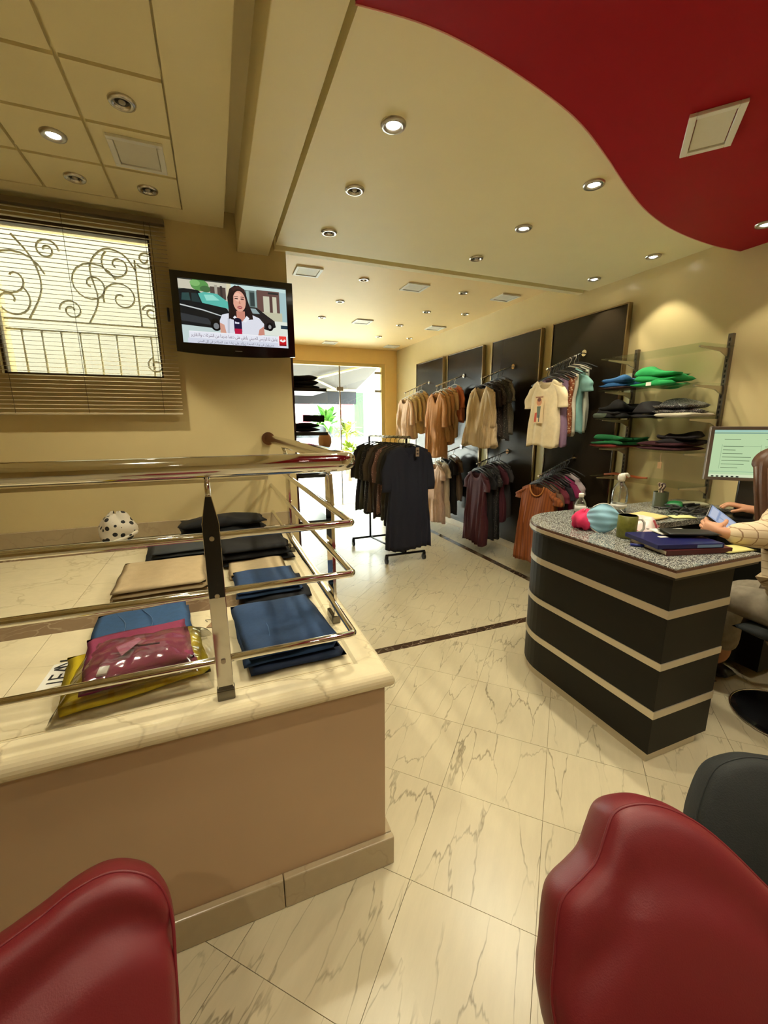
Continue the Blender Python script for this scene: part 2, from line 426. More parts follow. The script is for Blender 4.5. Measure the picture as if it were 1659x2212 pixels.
# left: dropped coffer with square panels
cl = MB()
cl.box(XW, 0.147, YB, YT, ZL+.022, ZS-.002)
cl.box(-0.066, 0.147, YB, YT, ZL, ZL+.022)
cl.box(XW, -0.066, 2.815, YT, ZL, ZL+.022)
cl.box(XW, -0.066, YB, 0.29, ZL, ZL+.022)
left_ceiling = struct(cl.build('ceiling_left', CEIL))
pm = None
for i in range(7):
    for j in range(8):
        x1 = -0.076-i*.3085; x0 = x1-.290; y1 = 2.806-j*.3150; y0 = y1-.296
        if pm is None:
            b = MB().box(-.1475, .1475, -.148, .148, 0, .03); o = b.build('ceiling_panel', CEIL, left_ceiling, world=False); pm = o.data
        else:
            o = bpy.data.objects.new('ceiling_panel', pm); COL.objects.link(o); o.parent = left_ceiling
        o.location = ((x0+x1)/2, (y0+y1)/2, ZL)
bm_ = MB(); bm_.box(0.217, 0.402, YB, YT, ZB, ZS-.002)
struct(bm_.build('beam', CEIL, bevel=.003))
MBm = MB()
MBm.box(0.440, XR, 0.6, 2.885, ZM, ZS-.002); MBm.box(0.440, XR, 2.945, 3.0, ZM-.004, ZS-.002); MBm.box(0.440, XR, 2.885, 2.945, ZM+.05, ZS-.002)
MBm.box(0.402, 0.440, YB, 3.0, ZM+.07, ZS-.002); MBm.box(0.147, 0.217, YB, YT, ZL+.09, ZS-.002)
main_ceiling = struct(MBm.build('ceiling_main', CEIL))
RC = [(0.40, 1.18), (0.559, 1.166), (0.70, 1.173), (0.87, 1.199), (1.086, 1.247), (1.262, 1.303), (1.479, 1.397), (1.717, 1.509), (1.956, 1.612), (2.16, 1.68), (2.34, 1.725), (2.56, 1.76), (2.78, 1.777), (3.0, 1.773)]
def cr(pts, n=5):
    out = []
    for i in range(len(pts)-1):
        p0 = Vector(pts[max(i-1, 0)]); p1 = Vector(pts[i]); p2 = Vector(pts[i+1]); p3 = Vector(pts[min(i+2, len(pts)-1)])
        for k in range(n):
            t = k/n
            out.append(tuple(0.5*((2*p1)+(p2-p0)*t+(2*p0-5*p1+4*p2-p3)*t*t+(3*p1-p0-3*p2+p3)*t**3)))
    out.append(tuple(pts[-1])); return out
rcs = cr(RC)
red = struct(recalc(MB().prism([(0.40, YB), (XR, YB)][::1]+rcs[::-1], ZR, ZM+.12).build('ceiling_red', REDC)))
MB().tube([(x, y-.001, ZR+.002) for x, y in rcs], 0.0035, 6).build('edge_trim', PINK, red, smooth=True)  # pink highlight along the red ceiling edge, painted as a thin tube
SHOPC = mat('warm_cream_ceiling_paint', (0.86, 0.63, 0.29, 1), 0.6, var=0.03, vscale=6)
sbox('ceiling_shop', SHOPC, XFL, XR, 3.0, YF, ZF, ZS-.002)

# ------------------------------------------------------------------ window, grille, blind
win = thing('window_1', 'small bright window behind a beige venetian blind', 'window', ((WX0+WX1)/2, 3.03, WZ0)); struct(win)
del win['category']; del win['label']
fb = MB(); t = .028
fb.box(WX0, WX1, 3.0, 3.05, WZ1-t, WZ1); fb.box(WX0, WX1, 3.0, 3.05, WZ0, WZ0+.012); fb.box(WX0, WX0+.012, 3.0, 3.05, WZ0, WZ1); fb.box(WX1-.012, WX1, 3.0, 3.05, WZ0, WZ1)
fb.build('window_frame', BRONZE, win)
MB().box(WX0+.01, WX1-.01, 3.022, 3.026, WZ0+.01, WZ1-.02).build('window_pane', GLASS, win)
gr = thing('window_grille', 'scrolled wrought iron grille outside the window, seen as a silhouette through the blind', 'grille', (-.65, 3.12, WZ0))
def spiral(cx, cz, r0, turns, a0, sg=1, n=26, r1=.012):
    return [(cx+(r0+(r1-r0)*k/n)*math.cos(a0+sg*2*PI*turns*k/n), 3.12, cz+(r0+(r1-r0)*k/n)*math.sin(a0+sg*2*PI*turns*k/n)) for k in range(n+1)]
zz0, zz1 = WZ0, WZ1
for z in (1.93, 1.985): MB().tube([(WX0, 3.12, z), (WX1, 3.12, z)], .006, 6).build('cross_bar', IRON, gr, smooth=True)
for k in range(8):
    x = WX0+.07+k*.093; MB().tube([(x, 3.12, WZ0), (x, 3.12, 1.93)], .006, 6).build('picket', IRON, gr, smooth=True)
def scroll(pts): MB().tube(pts, .006, 6).build('scroll', IRON, gr, smooth=True)
scroll(spiral(-.60, 2.20, .13, 1.6, PI*.1)); scroll(spiral(-.455, 2.14, .10, 1.4, PI*1.1, -1)); scroll(spiral(-.46, 2.32, .085, 1.3, PI*.7))
scroll(spiral(-.31, 2.37, .055, 1.4, PI*1.2)); scroll(spiral(-.305, 2.07, .05, 1.4, PI*.9, -1)); scroll(spiral(-.31, 1.76, .05, 1.4, PI*.6))
scroll(spiral(-.80, 2.36, .06, 1.5, 0)); scroll(spiral(-.72, 2.05, .06, 1.5, PI, -1)); scroll(spiral(-.98, 2.2, .16, 1.3, .2)); scroll(spiral(-1.0, 2.08, .1, 1.2, .9, -1))
scroll([(-.365, 3.12, 1.985), (-.365, 3.12, 2.36)]); scroll(cr([(-.64, 3.12, 1.985), (-.58, 3.12, 2.12), (-.60, 3.12, 2.3), (-.52, 3.12, 2.4), (-.42, 3.12, 2.38), (-.365, 3.12, 2.30)]))
scroll(cr([(-.93, 3.12, 1.985), (-.85, 3.12, 2.15), (-.87, 3.12, 2.3), (-.95, 3.12, 2.42)]))
bl = thing('venetian_blind', 'beige horizontal slat blind hanging over the window', 'blind', (-.65, 2.93, 1.46))
BX0, BX1 = -1.10, -0.172
MB().box(BX0, BX1, 2.905, 2.945, 2.497, 2.525).build('head_rail', mat('brown_head_rail', (0.16, 0.12, 0.075, 1), 0.4), bl, bevel=.003)
sm = None; dz = .0222; n_s = 46
ca, sa = math.cos(math.radians(9)), math.sin(math.radians(9))
for k in range(n_s):
    z = 2.484-k*dz
    if sm is None:
        b = MB()
        def sl(u, v):
            w = (v-.5)*.025; cz = .0022*(1-(2*v-1)**2)
            return ((u-.5)*(BX1-BX0), w*ca-cz*sa, w*sa+cz*ca)
        b.grid(sl, 2, 5); o = b.build('slat', SLAT, bl, smooth=True, world=False); sm = o.data
    else:
        o = bpy.data.objects.new('slat', sm); COL.objects.link(o); o.parent = bl
    o.location = (((BX0+BX1)/2)+.65, -.004, z-1.46)
MB().box(BX0, BX1, 2.915, 2.937, 1.452, 1.464).build('bottom_rail', SLAT, bl, bevel=.003)
for x in (-1.0, -.66, -.275): MB().tube([(x, 2.912, 1.46), (x, 2.912, 2.50)], .0012, 5).build('ladder_cord', BRONZE, bl)
MB().tube([(-.245, 2.905, 2.50), (-.243, 2.905, 1.75)], .0015, 5).build('pull_cord', BRONZE, bl)
MB().tube([(-.196, 2.903, 2.06), (-.196, 2.903, 1.985)], .007, 8).build('cord_tassel', BLK, bl, smooth=True)

# ------------------------------------------------------------------ display platform with marble top
pf = thing('display_platform', 'low tan display platform with a cream marble top and rounded nosing', 'platform', (-.6, 2.0, 0))
MB().box(XW+.003, 0.405, 1.02, YT-.003, 0, .640).build('body', TAN, pf)
def nose(p0, p1, out):
    # rounded nosing between p0 and p1 (xy), bulging along out
    b = MB(); d = Vector(out)
    prof = [(-.09, .640)]+[(-.024+.024*math.cos(a), .666+.026*math.sin(a)) for a in [-PI/2+PI*k/8 for k in range(9)]]+[(-.09, .692)]
    vs = []
    for P, q in ((p0, 0), (p1, 1)):
        for (o_, z) in prof: vs.append((P, o_, z))
    return prof
NB = MB()
prof = [(-.105, .640)]+[(-.026+.026*math.cos(a), .666+.026*math.sin(a)) for a in [-PI/2+PI*k/10 for k in range(11)]]+[(-.085, .692), (-.095, .6865), (-.105, .6865)]
n = len(prof); CX, CY = 0.428, 0.995
ring = []
for (o_, z) in prof: ring.append([(XW+.003, CY-o_, z), (CX+o_, CY-o_, z), (CX+o_, YT-.003, z)])
NB.add([r[0] for r in ring]+[r[1] for r in ring]+[r[2] for r in ring],
       [(i, i+1, n+i+1, n+i) for i in range(n-1)]+[(n+i, n+i+1, 2*n+i+1, 2*n+i) for i in range(n-1)]+[(n-1, 0, n, 2*n-1), (2*n-1, n, 2*n, 3*n-1)])
recalc(NB.build('nosing', MARB2, pf, smooth=False, bevel=.0))
ys = [1.095, 1.655, 1.66, 1.775, 1.78, 2.685, 2.688, 2.722, 2.725, 2.957]
def slabrow(y0, y1, m, nm, nx):
    w = (0.326-XW-.004)/nx
    for i in range(nx): MB().box(XW+.004+i*w, XW+.004+(i+1)*w-.0015, y0, y1, .640, .688).build(nm, m, pf)
slabrow(1.0965, 1.658, MARB2, 'marble_slab', 3); slabrow(1.6595, 1.778, INLAY2, 'inlay_slab', 4)
slabrow(1.7795, 2.684, MARB2, 'marble_slab', 3); slabrow(2.6855, 2.724, INLAY2, 'inlay_slab', 4); slabrow(2.7255, 2.956, MARB2, 'marble_slab', 3)
sx = [.428, .079, -.45, -.98, -1.51, -2.04]
for i in range(5): MB().box(sx[i+1]+.0015, sx[i], .998, 1.02, 0, .105).build('skirting_tile', SKIRT, pf, bevel=.004)
for i in range(4): MB().box(.405, .428, 1.022+i*.487, 1.022+(i+1)*.487-.0015, 0, .105).build('skirting_tile', SKIRT, pf, bevel=.004)

# ------------------------------------------------------------------ railing
rl = thing('railing', 'polished steel railing with a thick handrail around the display platform', 'railing', (0.33, 1.08, .69))
RX, RY = 0.333, 1.08
def Lpath(z, r, x_end=YT-.004, y=RY, x=RX, left=XW+.02):
    pts = [(left, y, z), (x-r, y, z)]
    for k in range(1, 8):
        a = PI/2*k/8; pts.append((x-r+r*math.sin(a), y+r-r*math.cos(a), z))
    pts += [(x, y+r, z), (x, x_end, z)]
    return pts
def hp(z): return Lpath(z, .045)
MB().tube(hp(1.298), .0255, 20).build('handrail', CHROME, rl, smooth=True)
MB().lathe([(.0, 0), (.036, 0), (.036, .012), (.028, .016), (0, .016)], seg=20)
fl = MB(); fl.tube([(RX, YT-.016, 1.298), (RX, YT-.001, 1.298)], .043, 20); fl.build('wall_flange', mat('copper_brown_flange', (.25, .12, .07, 1), .3, .9), rl, smooth=False)
MB().box(XW+.02, .115, RY-.007, RY+.007, 1.262, 1.270).build('support_bar', CHROME, rl)
for z in (1.128, .980, .792):
    MB().tube(Lpath(z, .012), .0105, 12).build('rail', CHROME, rl, smooth=True)
def post(x, y, along):
    b = MB()
    w, t_ = .0195, .006
    prof = [(-w, .69), (w, .69), (w, 1.165), (.007, 1.232), (-.007, 1.232), (-w, 1.165)]
    if along == 'x': vs = [(x+p, y-.017-t_, z) for p, z in prof]+[(x+p, y-.017+t_, z) for p, z in prof]
    else: vs = [(x+.017-t_, y+p, z) for p, z in prof]+[(x+.017+t_, y+p, z) for p, z in prof]
    n_ = 6
    b.add(vs, [tuple(range(n_)), tuple(reversed(range(n_, 2*n_)))]+[(i, (i+1) % n_, n_+(i+1) % n_, n_+i) for i in range(n_)])
    o = recalc(b.build('post', CHROME, rl, bevel=.0015))
    px, py = (x, y-.017) if along == 'x' else (x+.017, y)
    MB().tube([(px, py, 1.22), (x, y, 1.275)], .0065, 10).build('post_neck', CHROME, o, smooth=True)
    f = MB()
    if along == 'x': f.box(x-.022, x+.022, y-.034, y-.004, .692, .722)
    else: f.box(x+.004, x+.034, y-.022, y+.022, .692, .722)
    f.build('post_foot', mat('dark_steel', (.16, .15, .13, 1), .25, 1.0), o, bevel=.003)
    for z in (.80, .98, 1.128):
        q = MB()
        if along == 'x': q.tube([(x, y-.0235, z), (x, y-.028, z)], .006, 10)
        else: q.tube([(x+.0235, y, z), (x+.028, y, z)], .006, 10)
        q.build('bolt', STEEL, o)
post(-.028, RY, 'x'); post(-1.2, RY, 'x')
for px_ in (-.028, -1.2):  # dark reflection in the upper post, painted as a black plate
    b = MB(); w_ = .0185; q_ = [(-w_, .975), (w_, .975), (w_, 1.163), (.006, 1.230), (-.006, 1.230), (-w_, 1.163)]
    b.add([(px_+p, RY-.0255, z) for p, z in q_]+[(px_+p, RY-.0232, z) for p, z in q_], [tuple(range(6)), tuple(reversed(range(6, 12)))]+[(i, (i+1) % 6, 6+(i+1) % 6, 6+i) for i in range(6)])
    recalc(b.build('post_dark_reflection', BLKGL, rl))
for yy in (1.372, 1.408): post(RX, yy, 'y')
for yy in (2.29, 2.33): post(RX, yy, 'y')
# ------------------------------------------------------------------ ceiling lamps and vents
LAMPON = mat('lit_lamp', (1, 1, 1, 1), 0.5, emit=(1.0, 0.93, 0.78, 1), estr=30.0)
LAMPOFF = mat('unlit_lamp', (0.10, 0.085, 0.06, 1), 0.25, 0.5)
RINGC = mat('satin_ring', (0.62, 0.58, 0.50, 1), 0.22, 0.9)
def make_lamp(lit):
    t = thing('downlight', 'x', 'ceiling lamp')
    MB().lathe([(.024, .004), (.025, -.003), (.034, -.009), (.044, -.007), (.047, 0), (.047, .004)], seg=24).build('ring', RINGC if not lit else STEEL, t, smooth=True, world=False)
    if lit:
        MB().lathe([(.024, 0), (.021, -.004), (.012, -.008), (0, -.009)], seg=20).build('bulb', LAMPON, t, smooth=True, world=False)
    else:
        c = MB().lathe([(.031, .0), (.022, .002), (0, .002)], seg=20).build('reflector', LAMPOFF, t, smooth=True, world=False)
        MB().lathe([(.012, .002), (.011, -.004), (.006, -.007), (0, -.008)], seg=14).build('bulb', mat('grey_bulb', (.45, .42, .35, 1), .3), c, smooth=True, world=False)
    return t
protoL = {}
def lamp(x, y, z, lit, label, power=1.0, cone=None, group=None, light=True, blend=.25):
    if lit not in protoL:
        t = make_lamp(lit); protoL[lit] = t; t.location = (x, y, z-.002); t['label'] = label
    else: t = dup(protoL[lit], (x, y, z-.002), 0, label)
    if group: t['group'] = group
    elif 'group' in t: del t['group']
    if lit and light:
        ld = bpy.data.lights.new('spot', 'SPOT'); ld.energy = LAMP_W*power; ld.color = LAMP_COL
        ld.spot_size = cone or LAMP_CONE; ld.spot_blend = blend; ld.shadow_soft_size = 0.03
        lo = bpy.data.objects.new('spot', ld); COL.objects.link(lo); lo.location = (x, y, z-.018)
    return t
lamp(.70, 1.65, ZM, True, 'lit ceiling spot nearest the curved red ceiling tip, beside the beam')
lamp(1.712, 1.675, ZM, True, 'lit ceiling spot close to the bend of the red ceiling')
lamp(1.708, 2.15, ZM, True, 'lit ceiling spot in the middle of the cream ceiling')
lamp(2.788, 2.171, ZM, True, 'lit ceiling spot by the right wall, nearer of two', .34, math.radians(84), blend=.2)
lamp(2.79, 2.644, ZM, True, 'lit ceiling spot by the right wall near the ceiling step, further of two', .42, math.radians(88), blend=.2)
lamp(.701, 2.118, ZM, False, 'unlit ceiling spot, larger of the two beside the beam')
lamp(.701, 2.595, ZM, False, 'unlit ceiling spot near the wall corner above the television')
lamp(1.711, 2.619, ZM, False, 'unlit dark ceiling spot in the middle beside the ceiling step')
lamp(2.713, 1.501, ZR, True, 'lit spot in the red ceiling at the right edge', .22, math.radians(90), blend=.3)
lamp(-.217, 2.024, ZL, False, 'unlit round spot in a ceiling panel, furthest from the window')
lamp(-.511, 2.329, ZL, True, 'lit spot in the panelled ceiling left of the square vent', 1.0, math.radians(84))
lamp(-.521, 2.658, ZL, False, 'unlit pale-ringed spot in the panelled ceiling above the window')
lamp(-.214, 2.652, ZL, False, 'unlit spot in the corner panel above the window edge')
# unseen lamps added behind the camera for ambient and frontal light
for i, (x, y, z) in enumerate([(-.51, .75, ZL), (.70, .45, ZR), (1.71, .45, ZR), (.70, -.7, ZR), (1.71, -.7, ZR), (2.71, .2, ZR), (-.51, -.6, ZL)]):
    lamp(x, y, z, True, 'added unseen ceiling spot behind the photographer', .62, math.radians(104), group='added ceiling spots behind the photographer')
FG = 'small spots in the shop front ceiling'
for x, y, lb in [(1.289, 3.683, 'unlit pale spot in the shop front ceiling between the two nearest vents'), (1.279, 4.39, 'unlit pale spot of the left row in the shop front ceiling, second from the step'),
                 (1.26, 5.09, 'unlit pale spot of the left row in the shop front ceiling, third from the step'), (2.29, 3.70, 'unlit dark spot of the middle row in the shop front ceiling, nearest the step'),
                 (2.286, 4.44, 'unlit dark spot of the middle row in the shop front ceiling, second from the step'), (2.27, 5.14, 'unlit dark spot of the middle row in the shop front ceiling, third from the step'),
                 (2.277, 5.90, 'unlit spot of the middle row in the shop front ceiling, nearest the shop window'), (2.74, 4.376, 'unlit dark spot in the shop front ceiling close to the right wall'), (2.74, 5.85, 'unlit spot by the right wall close to the shop window')]:
    lamp(x, y, ZF, False, lb, group=FG)
def vent(x, y, z, w, d, label, rot=0, group=None):
    t = thing('ceiling_vent', label, 'vent', (x, y, z), group, rot)
    b = MB(); e = .022; h = .012
    b.box(-w/2, w/2, -d/2, -d/2+e, -h, 0); b.box(-w/2, w/2, d/2-e, d/2, -h, 0); b.box(-w/2, -w/2+e, -d/2+e, d/2-e, -h, 0); b.box(w/2-e, w/2, -d/2+e, d/2-e, -h, 0)
    b.build('frame', WHITE, t, bevel=.002, world=False)
    MB().box(-w/2+e+.003, w/2-e-.003, -d/2+e+.003, d/2-e-.003, -.007, 0).build('cover_plate', VENTP, t, bevel=.002, world=False)
    return t
vent(-.212, 2.348, ZL, .208, .225, 'square cream vent in the panelled ceiling')
vent(1.683, 1.147, ZR, .245, .155, 'rectangular white vent in the red ceiling', math.radians(40))
for x, y, lb in [(.802, 3.66, 'white vent nearest the television in the shop front ceiling'), (1.784, 3.715, 'white vent in the middle of the shop front ceiling near the step'), (2.76, 3.69, 'white vent of the shop front ceiling close to the ceiling step and right wall'),
                 (1.766, 5.12, 'white vent halfway along the middle of the shop front ceiling'), (2.761, 5.12, 'white vent halfway along the right wall of the shop front ceiling'), (1.738, 6.57, 'white vent in the middle close to the shop window'), (2.743, 6.55, 'white vent in the far right ceiling corner')]:
    vent(x, y, ZF, .21, .21, lb, 0, 'shop front ceiling vents')

# ------------------------------------------------------------------ television
SCRM = colattr('screen_picture', True, 0.95)
tv = thing('television', 'black flat television on the wall showing a news reporter', 'television', (.175, 2.87, 1.79))
TX0, TX1, TZ0, TZ1 = -.165, .516, 1.803, 2.242; TY = 2.83
b = MB(); b.box(TX0, TX1, TY, TY+.05, TZ0+.02, TZ1)
b.build('case', BLKGL, tv, bevel=.006)
fbz = MB()
for x0, x1, z0, z1 in [(TX0, TX1, 2.206, TZ1), (TX0, TX0+.038, 1.862, 2.206), (TX1-.04, TX1, 1.862, 2.206)]: fbz.box(x0, x1, TY-.012, TY, z0, z1)
# lower bezel with a gentle downward bow
N_ = 14; vs = []
for k in range(N_+1):
    u = k/N_; x = TX0+(TX1-TX0)*u; zb = TZ0-.016*(1-(2*u-1)**2)+.008
    vs += [(x, TY-.012, 1.862), (x, TY-.012, zb), (x, TY, 1.862), (x, TY, zb)]
fs = []
for k in range(N_):
    a, c = 4*k, 4*k+4; fs += [(a, c, c+1, a+1), (a+2, a+3, c+3, c+2), (a, a+2, c+2, c), (a+1, c+1, c+3, a+3)]
fs += [(0, 1, 3, 2), (4*N_, 4*N_+2, 4*N_+3, 4*N_+1)]
fbz.add(vs, fs); fbz.build('bezel', BLKGL, tv)
MB().box(.155, .195, TY-.0128, TY-.012, 1.826, 1.830).build('logo_plate', mat('grey_logo', (.3, .3, .3, 1), .4), tv)
MB().box(.10, .26, TY+.05, YT, 1.95, 2.10).build('wall_mount', BLK, tv)
def R_(x0, y0, x1, y1): return [(x0, y0), (x1, y0), (x1, y1), (x0, y1)]
def E_(cx, cy, rx, ry, n=18, a0=0, a1=2*PI): return [(cx+rx*math.cos(a0+(a1-a0)*k/n), cy+ry*math.sin(a0+(a1-a0)*k/n)) for k in range(n)]
S = srgb
AR = 'aejlsnmfqty'
tvp = [(S(150, 160, 158), R_(0, 0, 1, 1)), (S(196, 214, 212), R_(0, .0, 1, .30)),
       (S(205, 200, 180), R_(0, .72, .47, 1)), (S(110, 120, 100), R_(.0, .70, .12, .86)), (S(92, 150, 80), E_(.19, .93, .08, .09)), (S(130, 185, 110), E_(.15, .96, .045, .05)), (S(70, 110, 66), E_(.24, .88, .05, .05)),
       (S(84, 70, 64), R_(.28, .74, .42, .93)), (S(170, 165, 150), R_(.32, .74, .345, .96)), (S(60, 52, 48), R_(.37, .72, .39, .95)), (S(218, 210, 176), R_(.43, .72, .47, 1)),
       (S(198, 224, 220), R_(.47, .93, 1, 1)), (S(98, 116, 112), R_(.48, .64, .72, .93)), (S(160, 186, 180), R_(.61, .62, .635, .92)), (S(150, 176, 172), R_(.69, .6, .705, .93)), (S(52, 66, 66), R_(.645, .68, .685, .90)),
       (S(104, 76, 70), R_(.71, .58, .93, .95)), (S(205, 204, 180), R_(.77, .60, .83, .86)), (S(205, 204, 180), R_(.86, .60, .90, .86)), (S(84, 60, 58), R_(.835, .6, .855, .88)), (S(40, 44, 44), R_(.82, .90, .92, .93)),
       (S(168, 198, 200), R_(.93, .45, 1, .94)), (S(198, 196, 168), R_(.66, .46, .95, .60)), (S(226, 232, 220), R_(.70, .22, 1, .46)),
       # black cars
       (S(20, 24, 28), [(0, .30), (0, .84), (.05, .86), (.17, .85), (.30, .68), (.42, .60), (.45, .50), (.45, .26)]), (S(44, 74, 74), [(.02, .68), (.03, .79), (.09, .80), (.10, .68)]), (S(36, 56, 58), [(.11, .67), (.11, .80), (.16, .80), (.19, .66)]),
       (S(92, 186, 172), [(.20, .66), (.17, .80), (.22, .83), (.34, .82), (.44, .70), (.44, .60)]), (S(150, 222, 206), [(.24, .70), (.22, .79), (.30, .80), (.36, .72)]),
       (S(200, 206, 204), [(.0, .62), (.20, .56), (.40, .47), (.40, .455), (.20, .54), (.0, .60)]), (S(52, 56, 60), [(.0, .48), (.24, .42), (.28, .32), (.0, .36)]), (S(8, 10, 12), E_(.31, .33, .05, .10)), (S(120, 126, 128), E_(.31, .31, .025, .05)),
       (S(34, 32, 34), [(.62, .66), (.70, .66), (.80, .54), (.87, .46), (.88, .36), (.80, .30), (.66, .36), (.62, .5)]), (S(150, 170, 172), [(.64, .64), (.69, .64), (.73, .56), (.66, .56)]), (S(10, 10, 12), E_(.82, .36, .035, .07)), (S(150, 150, 150), E_(.82, .36, .015, .035)),
       (S(40, 60, 74), R_(.93, .34, 1, .40)),
       # reporter: blouse, arms, neck, face, hair
       (S(224, 226, 236), [(.345, .18), (.345, .40), (.37, .50), (.46, .545), (.53, .46), (.58, .46), (.64, .54), (.72, .49), (.765, .40), (.755, .18)]),
       (S(214, 160, 140), [(.345, .20), (.345, .37), (.385, .34), (.40, .20)]), (S(206, 142, 124), [(.70, .20), (.715, .30), (.76, .36), (.765, .22)]), (S(198, 202, 214), [(.41, .20), (.42, .45), (.44, .45), (.43, .20)]),
       (S(36, 24, 26), [(.43, .44), (.435, .60), (.43, .78), (.455, .92), (.505, .98), (.56, .97), (.605, .88), (.62, .74), (.655, .56), (.66, .46), (.62, .45), (.58, .50), (.50, .47)]),
       (S(205, 138, 118), [(.505, .45), (.505, .58), (.585, .58), (.585, .48), (.555, .41)]), (S(226, 168, 146), E_(.540, .735, .060, .165, 22)), (S(240, 190, 168), E_(.528, .80, .035, .07)), (S(60, 36, 34), [(.49, .885), (.52, .925), (.565, .92), (.60, .84), (.595, .93), (.54, .985), (.47, .93)]),
       (S(30, 20, 22), [(.448, .44), (.47, .88), (.488, .86), (.482, .66), (.497, .50), (.50, .42)]), (S(36, 24, 26), [(.598, .84), (.602, .66), (.592, .52), (.64, .46), (.655, .56), (.615, .78)]),
       (S(52, 30, 30), R_(.498, .765, .528, .782)), (S(52, 30, 30), R_(.553, .765, .583, .782)), (S(96, 60, 56), R_(.495, .80, .53, .81)), (S(96, 60, 56), R_(.552, .80, .588, .81)), (S(200, 132, 112), [(.534, .70), (.540, .76), (.552, .69)]), (S(164, 56, 60), E_(.541, .637, .023, .022)), (S(232, 210, 200), R_(.527, .637, .556, .645)),
       (S(236, 238, 244), [(.49, .50), (.53, .41), (.505, .40), (.47, .47)]), (S(236, 238, 244), [(.60, .51), (.56, .41), (.585, .40), (.625, .47)]),
       (S(30, 24, 60), R_(.475, .24, .548, .44)), (S(190, 24, 66), R_(.478, .19, .546, .29)), (S(220, 220, 236), R_(.485, .37, .525, .405)), (S(20, 16, 40), E_(.511, .43, .036, .035)),
       # caption band
       (S(214, 218, 232), R_(.045, 0, .975, .095)), (S(232, 234, 244), R_(.06, .095, .975, .205)), (S(186, 206, 216), R_(.0, .0, .975, .012)), (S(250, 250, 252), R_(.06, .197, .975, .205)),
       (S(244, 242, 246), R_(.895, .045, .985, .22)), (S(196, 26, 34), R_(.905, .05, .978, .215)), (S(236, 70, 60), R_(.905, .135, .978, .215)), (S(250, 246, 244), cr([(.913, .14), (.928, .165), (.942, .135), (.957, .165), (.972, .15)], 3)+[(.966, .125), (.942, .112), (.918, .125)]), (S(120, 14, 22), R_(.905, .05, .978, .075))]
FORMS = {'ا': 'ﺍﺍﺎﺎ', 'ب': 'ﺏﺑﺒﺐ', 'ت': 'ﺕﺗﺘﺖ', 'ج': 'ﺝﺟﺠﺞ', 'ح': 'ﺡﺣﺤﺢ', 'د': 'ﺩﺩﺪﺪ', 'ر': 'ﺭﺭﺮﺮ', 'س': 'ﺱﺳﺴﺲ', 'ش': 'ﺵﺷﺸﺶ', 'ص': 'ﺹﺻﺼﺺ', 'ط': 'ﻁﻃﻄﻂ', 'ع': 'ﻉﻋﻌﻊ', 'ف': 'ﻑﻓﻔﻒ', 'ق': 'ﻕﻗﻘﻖ', 'ك': 'ﻙﻛﻜﻚ', 'ل': 'ﻝﻟﻠﻞ', 'م': 'ﻡﻣﻤﻢ', 'ن': 'ﻥﻧﻨﻦ', 'ه': 'ﻩﻫﻬﻪ', 'و': 'ﻭﻭﻮﻮ', 'ي': 'ﻱﻳﻴﻲ', 'ئ': 'ﺉﺋﺌﺊ', 'ى': 'ﻯﻯﻰﻰ', 'ة': 'ﺓﺓﺔﺔ'}
def shape_ar(s):
    out = []
    for i, ch in enumerate(s):
        if ch not in FORMS: out.append(ch); continue
        pv = i > 0 and s[i-1] in FORMS and s[i-1] not in 'ادرويىة'.replace('ي', '').replace('ى', 'ى')
        nx = i+1 < len(s) and s[i+1] in FORMS and ch not in 'ادروىة'
        out.append(FORMS[ch][(2 if nx else 3) if pv else (1 if nx else 0)])
    return ''.join(reversed(out))
try:
    tvp += text_polys(shape_ar('عاجل: لا الرئيس الصيني يلتقي على دعما جديدا من الشركات والتقارير'), .075, .125, .075, S(96, 60, 84), w=.815)
    tvp += text_polys(shape_ar('مسؤول في وزارة الصحة يؤكد على زيادة عدد المراكز في كل المدن'), .13, .035, .05, S(60, 66, 84), w=.72)
except Exception as ex: print('text', ex)
o = paint('screen', (-.129, TY-.0005, 1.857), (.607, 0, 0), (0, 0, .347), tvp, SCRM, tv)

